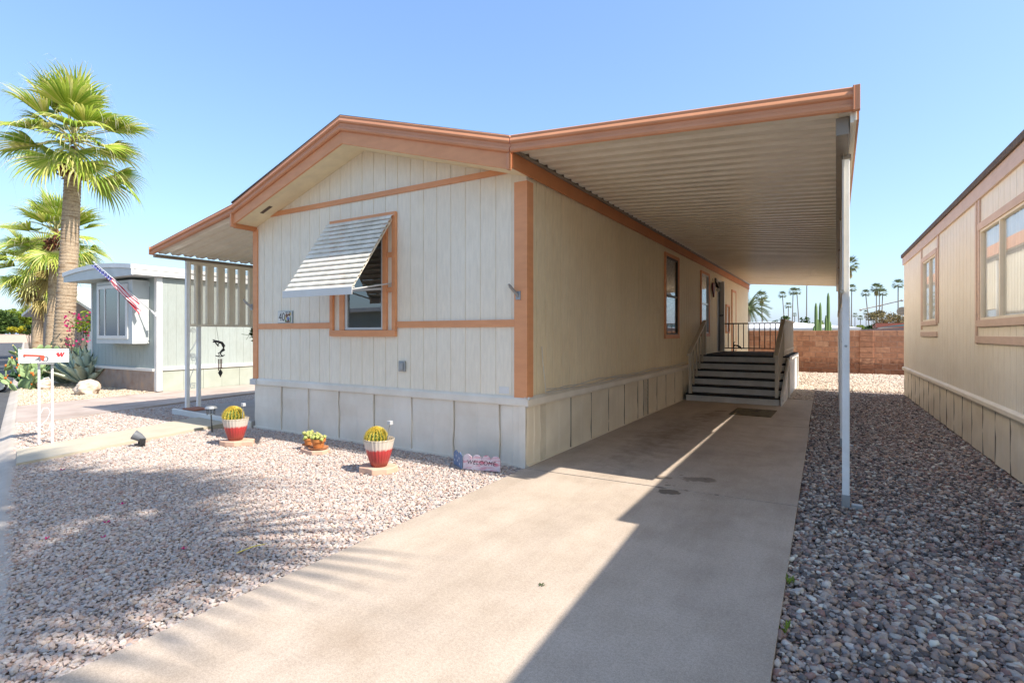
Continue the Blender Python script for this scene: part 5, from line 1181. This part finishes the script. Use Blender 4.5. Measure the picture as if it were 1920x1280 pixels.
def claypot(label, loc, r, h, seed, pl_label):
    q = thing('clay_pot', label, 'plant pot', loc, 0, 'small clay pots'); m = MB(); m.lathe([(r*.6, .018), (r*.7, .02), (r*.9, h*.72), (r*1.02, h*.73), (r*1.05, h), (r*.93, h), (r*.88, h*.85), (.01, h*.85)], 28, cap=True); m.build('pot_body', 'terracotta_pot', q, smooth='auto')
    m = MB(); m.lathe([(r*.7, 0), (r*1.35, .012), (r*1.42, .026), (r*1.34, .024), (r*.9, .014), (.01, .013)], 28); m.build('saucer', 'saucer_clay', q, smooth='auto')
    s = thing('succulent', pl_label, 'succulent', (loc[0], loc[1], loc[2]+h*.85), 0, 'succulents in the clay pots'); m = MB(); rg = random.Random(seed)
    for i in range(16):
        a_ = rg.uniform(0, 2*PI); rr = r*.85*rg.random()**.6; hh = rg.uniform(.02, .09)
        c = Vector((math.cos(a_)*rr, math.sin(a_)*rr, 0)); e = c*1.25+Vector((0, 0, hh)); m.tube([c, e], .008, 5)
        for k in range(7): b = 2*PI*k/7; m.ball(e+Vector((math.cos(b)*.014, math.sin(b)*.014, rg.uniform(-.012, .006))), .012, .012, .017, 6, 4)
        m.ball(e+Vector((0, 0, .01)), .013, .013, .018, 6, 4)
    m.build('rosettes', 'succulent_green', s, smooth=True)
cr_ = gp(597, 846); cl_ = gp(574, 841)
claypot('larger clay pot in front with a wide saucer', (cr_[0], cr_[1], .03), .083, .125, 2, 'succulent with pinkish rosettes in the larger clay pot'); claypot('smaller clay pot at the left rear of the pair', (cl_[0], cl_[1]+.03, .03), .052, .1, 5, 'succulent in the smaller clay pot')
# welcome sign
M('sign_pink', (.62, .34, .40), (.60, .10, .16), scale=7, rough=.6, c3=(.66, .60, .64), stretch=(1, 1, 3)); M('sign_blue', (.13, .19, .32), (.18, .25, .38), scale=8, rough=.6); M('sign_ink', (.03, .03, .035), rough=.6); M('sign_white', (.66, .66, .70), rough=.6)
wa_, wb_, wc_ = Vector(gp(853, 867)), Vector(gp(868, 877)), Vector(gp(938, 883))
dv = (wc_-wb_); WS = thing('welcome_sign', 'little picket fence sign reading WELCOME at the house corner', 'sign', wb_, math.atan2(dv.y, dv.x)); Lw = dv.length
m = MB(); pts = [(0, -.01), (Lw, -.01)]
for k in range(3, -1, -1):
    x0_ = Lw*k/4+.003; x1_ = Lw*(k+1)/4-.003; c = (x0_+x1_)/2; r = (x1_-x0_)/2
    pts += [(c+r*math.cos(t), .105+.045*math.sin(t)) for t in [PI*i/8 for i in range(9)]]
m.prism(pts, lambda u, v, a_: (u, a_, v), 0, .018); m.build('pickets', 'sign_pink', WS, bevel=.003)
textmesh('lettering', 'WELCOME', .062, 'sign_ink', WS, (Lw*.49, -.0006, .068), (PI/2, 0, 0), shear=.18, ext=.0006, xs=.95*Lw/.34*.85)
m = MB(); bd = (wa_-wb_); ba = math.atan2(bd.y, bd.x)-WS.rotation_euler.z; Lb = bd.length
bpts = [(.004, -.01), (Lb*.5, -.01), (Lb, -.01), (Lb, .12), (Lb*.75, .155), (Lb*.5, .13), (Lb*.25, .155), (.004, .125)]
m.prism(bpts, lambda u, v, a_: (math.cos(ba)*u-math.sin(ba)*a_, math.sin(ba)*u+math.cos(ba)*a_, v), 0, .016); sb_ = m.build('star_panel', 'sign_blue', WS, bevel=.003)
m = MB()
for (u0, v0) in ((.06, .09), (.13, .10), (.1, .055), (.17, .045), (.05, .03)):
    sp_ = [(u0*Lb/.2+.017*(1 if i % 2 == 0 else .45)*math.cos(i*PI/5+.3), v0+.017*(1 if i % 2 == 0 else .45)*math.sin(i*PI/5+.3)) for i in range(10)]
    m.prism(sp_, lambda u, v, a_: (math.cos(ba)*u-math.sin(ba)*a_, math.sin(ba)*u+math.cos(ba)*a_, v), .0162, .0175)
m.build('stars', 'sign_white', sb_)
# garden lights
q = thing('path_light', 'black solar path light with wire shade on the walkway edge', 'garden light', gp(398, 808)); m = MB(); m.tube([(0, 0, -.05), (-.03, 0, .24)], .010, 6); m.build('stake', 'black_plastic', q)
m = MB(); m.lathe([(.05, .24), (.052, .25), (.056, .33)], 12, (-.035, 0, 0)); 
m.build('lamp_glass', 'clear_glass', q); m = MB(); m.lathe([(.02, .335), (.085, .332), (.06, .36), (.01, .37)], 16, (-.035, 0, 0)); m.build('cap', 'galvanised', q)
m = MB(); [m.tube([(-.035+.053*math.cos(a_), .053*math.sin(a_), .24), (-.035+.058*math.cos(a_+.6), .058*math.sin(a_+.6), .335)], .004, 4) for a_ in [i*PI/4 for i in range(8)]]; m.build('cage', 'black_plastic', q)
q = thing('spotlight', 'small grey ground spotlight beside the pale walkway', 'garden light', gp(261, 834)); m = MB(); m.tube([(0, 0, -.03), (0, 0, .05)], .015, 6); m.box(-.06, .09, -.03, .03, -.01, .015); m.build('base', 'black_plastic', q)
m = MB(); m.tube([(.03, .05, .05), (.01, .0, .1), (-.03, -.05, .14)], [.03, .05, .062], 14); m.build('lamp_head', 'mail_grey', q, smooth='auto'); m = MB(); m.box(.05, .1, -.02, .03, .02, .09); m.build('solar_panel', 'black_plastic', q, bevel=.004)
# porch things
q = house_frame('number_tile', 'small white wall tile painted 40 with a desert scene', 'house number'); M('tile_white', (.72, .70, .64), rough=.25); M('tile_edge', (.30, .36, .38), rough=.4); M('paint_brown', (.20, .09, .05), rough=.4); M('paint_green', (.12, .20, .08), rough=.4); M('paint_blue', (.16, .2, .4), rough=.4); M('paint_gold', (.55, .40, .12), rough=.4)
m = MB(); m.box(-4.235, -3.895, -.018, -.001, 1.577, 1.757); m.build('tile_frame', 'tile_edge', q, bevel=.003); m = MB(); m.box(-4.228, -3.905, -.024, -.019, 1.583, 1.75); tl = m.build('tile', 'tile_white', q, bevel=.002)
textmesh('digits', '40', .17, 'sign_ink', tl, (-4.13, -.0247, 1.665), (PI/2, 0, 0), ext=.0005, xs=.85)
for (mt, sh) in (('paint_brown', [(-4.02, 1.69, .03, .03), (-3.96, 1.70, .028, .02), (-3.99, 1.60, .05, .012)]), ('paint_green', [(-3.935, 1.635, .012, .05), (-4.04, 1.61, .02, .02)]), ('paint_blue', [(-3.985, 1.645, .03, .025)]), ('paint_gold', [(-4.04, 1.65, .014, .03), (-3.935, 1.71, .018, .02)]), ('sign_ink', [(-4.02, 1.735, .035, .007), (-3.95, 1.735, .03, .007), (-3.98, 1.62, .018, .012)])):
    m = MB()
    for i_, (cx, cz, rx_, rz_) in enumerate(sh): m.prism([(cx+rx_*math.cos(2*PI*i/10), cz+rz_*math.sin(2*PI*i/10)) for i in range(10)], lambda u, v, a_: (u, a_, v), -.0262-.0003*i_, -.0242)
    m.build('painted_scene', mt, tl)
q = house_frame('wind_chime', 'dark metal wind chime of a bent flute player hanging from the porch screen', 'wind chime'); xx = -7.125
M('chime_metal', (.07, .065, .06), rough=.5); M('chime_tube', (.22, .10, .07), rough=.4, metallic=.5)
fp = lambda u, v: (xx, .78+u*1.0, 1.0+v)
m = MB(); m.tube([fp(-.13, .27), fp(-.085, .285), fp(-.03, .275), fp(.04, .25), fp(.075, .19), fp(.07, .12), fp(.02, .085)], [.013, .022, .022, .026, .030, .032, .018], 8)
m.tube([fp(.02, .08), fp(-.03, .055), fp(-.01, .02), fp(-.03, .0)], .012, 6); m.tube([fp(.03, .085), fp(.01, .04), fp(.04, .01), fp(.03, .0)], .012, 6); m.tube([fp(-.09, .265), fp(-.06, .23), fp(-.03, .19)], .011, 6); m.tube([fp(-.01, .25), fp(-.04, .22), fp(-.02, .2)], .010, 6)
m.tube([fp(-.08, .015), fp(-.03, -.005), fp(.04, -.005), fp(.09, .02)], .010, 6); [m.tube([fp(-.11, .29), fp(-.14+.02*k, .32)], .005, 4) for k in range(3)]; m.build('figure', 'chime_metal', q, smooth=True)
for k in (-.025, .005, .033): m = MB(); m.tube([fp(k, -.05), fp(k, -.24-.03*(k < 0))], .009, 8); m.build('tube', 'chime_tube', q)
m = MB(); m.prism([(0, -.24), (.045, -.31), (.0, -.40), (-.045, -.31)], lambda u, v, a_: (xx+a_, .79+u, 1.0+v), -.004, .004); m.build('sail', 'chime_metal', q)
m = MB(); m.tube([fp(-.02, .27), fp(-.07, .56)], .003, 4); m.tube([fp(0, 0), fp(.005, -.06), fp(.01, -.25)], .003, 4); m.build('string', 'chime_metal', q)
q = house_frame('terracotta_tile', 'flat terracotta tile lying on the patio edge at the porch posts', 'tile'); m = MB(); m.box(-7.12, -6.72, .10, .36, .077, .10); m.build('tile', 'brick_red', q, bevel=.005)
q = house_frame('red_canister', 'thin red and yellow container standing against the porch wall', 'container'); m = MB(); m.tube([(-4.92, .35, .076), (-4.92, .35, .34)], .05, 14); m.tube([(-4.92, .35, .34), (-4.92, .35, .38), (-4.92, .35, .42)], [.05, .03, .02], 14); m.build('bottle', 'mail_red', q, smooth='auto'); m = MB(); m.tube([(-4.92, .35, .16), (-4.92, .35, .27)], .0512, 14); m.build('paper_label', 'paint_gold', q)
q = leafy('hanging_plant', 'wispy green plant hanging at the left corner of the cream house', 'plant', L2W(-5.36, .35, 0), .13, .13, .14, 60, .05, 'leaf_dark', 1.45, None, 3, 4)
for c in list(q.children):
    if c.name.startswith('stems'): bpy.data.objects.remove(c)
m = MB(); [m.tube([(0, 0, 1.55), (math.cos(i)*.1, math.sin(i)*.1, 1.42+.03*math.sin(i*3)), (math.cos(i)*.2, math.sin(i)*.2, 1.4+.08*math.sin(i*2.3))], .004, 4) for i in range(9)]; m.tube([(0, 0, 1.55), (0, 0, 2.9)], .003, 4); m.build('stems', 'leaf_dark', q)
# fallen bougainvillea petals, weeds, twig
for k, (px, py, lb) in enumerate(((117, 884, 'magenta petal lying in the sunny gravel nearest the walkway'), (229, 949, 'largest magenta petal in the shaded gravel'), (200, 984, 'light pink petal on a bright patch of gravel'), (87, 1015, 'small violet petal left of the light pink one'), (345, 1034, 'dark red petal alone in the shade toward the driveway'), (194, 1012, 'dull red petal between the light pink and violet ones'))):
    m = MB(); rg = random.Random(k)
    for i in range(4):
        a_ = i*1.7+k; s = .018 if k < 3 else .013
        m.add([(0, 0, .004), (math.cos(a_-.5)*s, math.sin(a_-.5)*s, .012), (math.cos(a_)*s*1.6, math.sin(a_)*s*1.6, .02), (math.cos(a_+.5)*s, math.sin(a_+.5)*s, .012)], [(0, 1, 2, 3)])
    o = m.build('petal', 'leaf_magenta', None, solid=.001, label=lb, cat='petal', group='fallen petals on the gravel'); g_ = gp(px, py); o.location = (g_[0], g_[1], .012)
for (px, py, lb) in ((1481, 1087, 'green weed at the driveway edge, farther of the two'), (1467, 1172, 'green weed at the driveway edge, nearer of the two')):
    g_ = gp(px, py); q = thing('weed', lb, 'weed', (-.17, g_[1], -.02), 0, 'weeds at the driveway edge'); m = MB(); rg = random.Random(px)
    for i in range(16):
        a_ = rg.uniform(0, 2*PI); l = rg.uniform(.02, .055); d = Vector((math.cos(a_)*.6, math.sin(a_)*.6, 1)).normalized()*l; s = Vector((-math.sin(a_), math.cos(a_), 0))*.006; b0 = Vector((rg.uniform(-.015, .015), rg.uniform(-.03, .03), 0)); m.add([b0, b0+d*.6-s, b0+d, b0+d*.6+s], [(0, 1, 2, 3)])
    m.build('blades', 'leaf_bright', q)
m = MB(); a_ = Vector(gp(443, 1042)); b_ = Vector(gp(500, 1024)); m.tube([a_+Vector((0, 0, .02)), (a_+b_)/2+Vector((0, .01, .028)), b_+Vector((0, 0, .02))], [.003, .004, .002], 5); m.build('twig', 'spine_yellow', None, label='dry straw coloured twig lying on the gravel', cat='twig')
m = MB(); g_ = Vector(gp(1016, 1097)); 
for i in range(5): a_ = i*1.3; m.add([g_+Vector((0, 0, .004)), g_+Vector((.02*math.cos(a_), .02*math.sin(a_), .008)), g_+Vector((.02*math.cos(a_+.6), .02*math.sin(a_+.6), .006))], [(0, 1, 2)])
m.build('dry_leaf', 'leaf_dark', None, solid=.001, label='tiny dark dried leaf on the sunlit driveway', cat='leaf')

# ------------------------------------------------------------------ across the street: seen only as reflections in the windows
OH = thing('opposite_mobile_home', 'white mobile home with carport across the street, behind the viewer', 'mobile home', (-24, -15, 0), .1)
m = MB(); m.box(-9, 5, -6, 0, 0, 2.9); m.build('wall', 'grey_siding', OH); m = MB(); m.box(-9.5, 9.5, -6.3, .6, 2.9, 3.15); m.build('roof', 'roof_white', OH)
for x in (6, 9): m = MB(); m.box(x-.05, x+.05, .2, .3, 0, 2.9); m.build('post', 'white_post', OH)
leafy('shade_tree', 'round dark tree across the street behind the viewer', 'tree', (-31, -24, 0), 7, 5, 4, 2600, .45, 'leaf_dark', 5.2, .3, 22, 10)
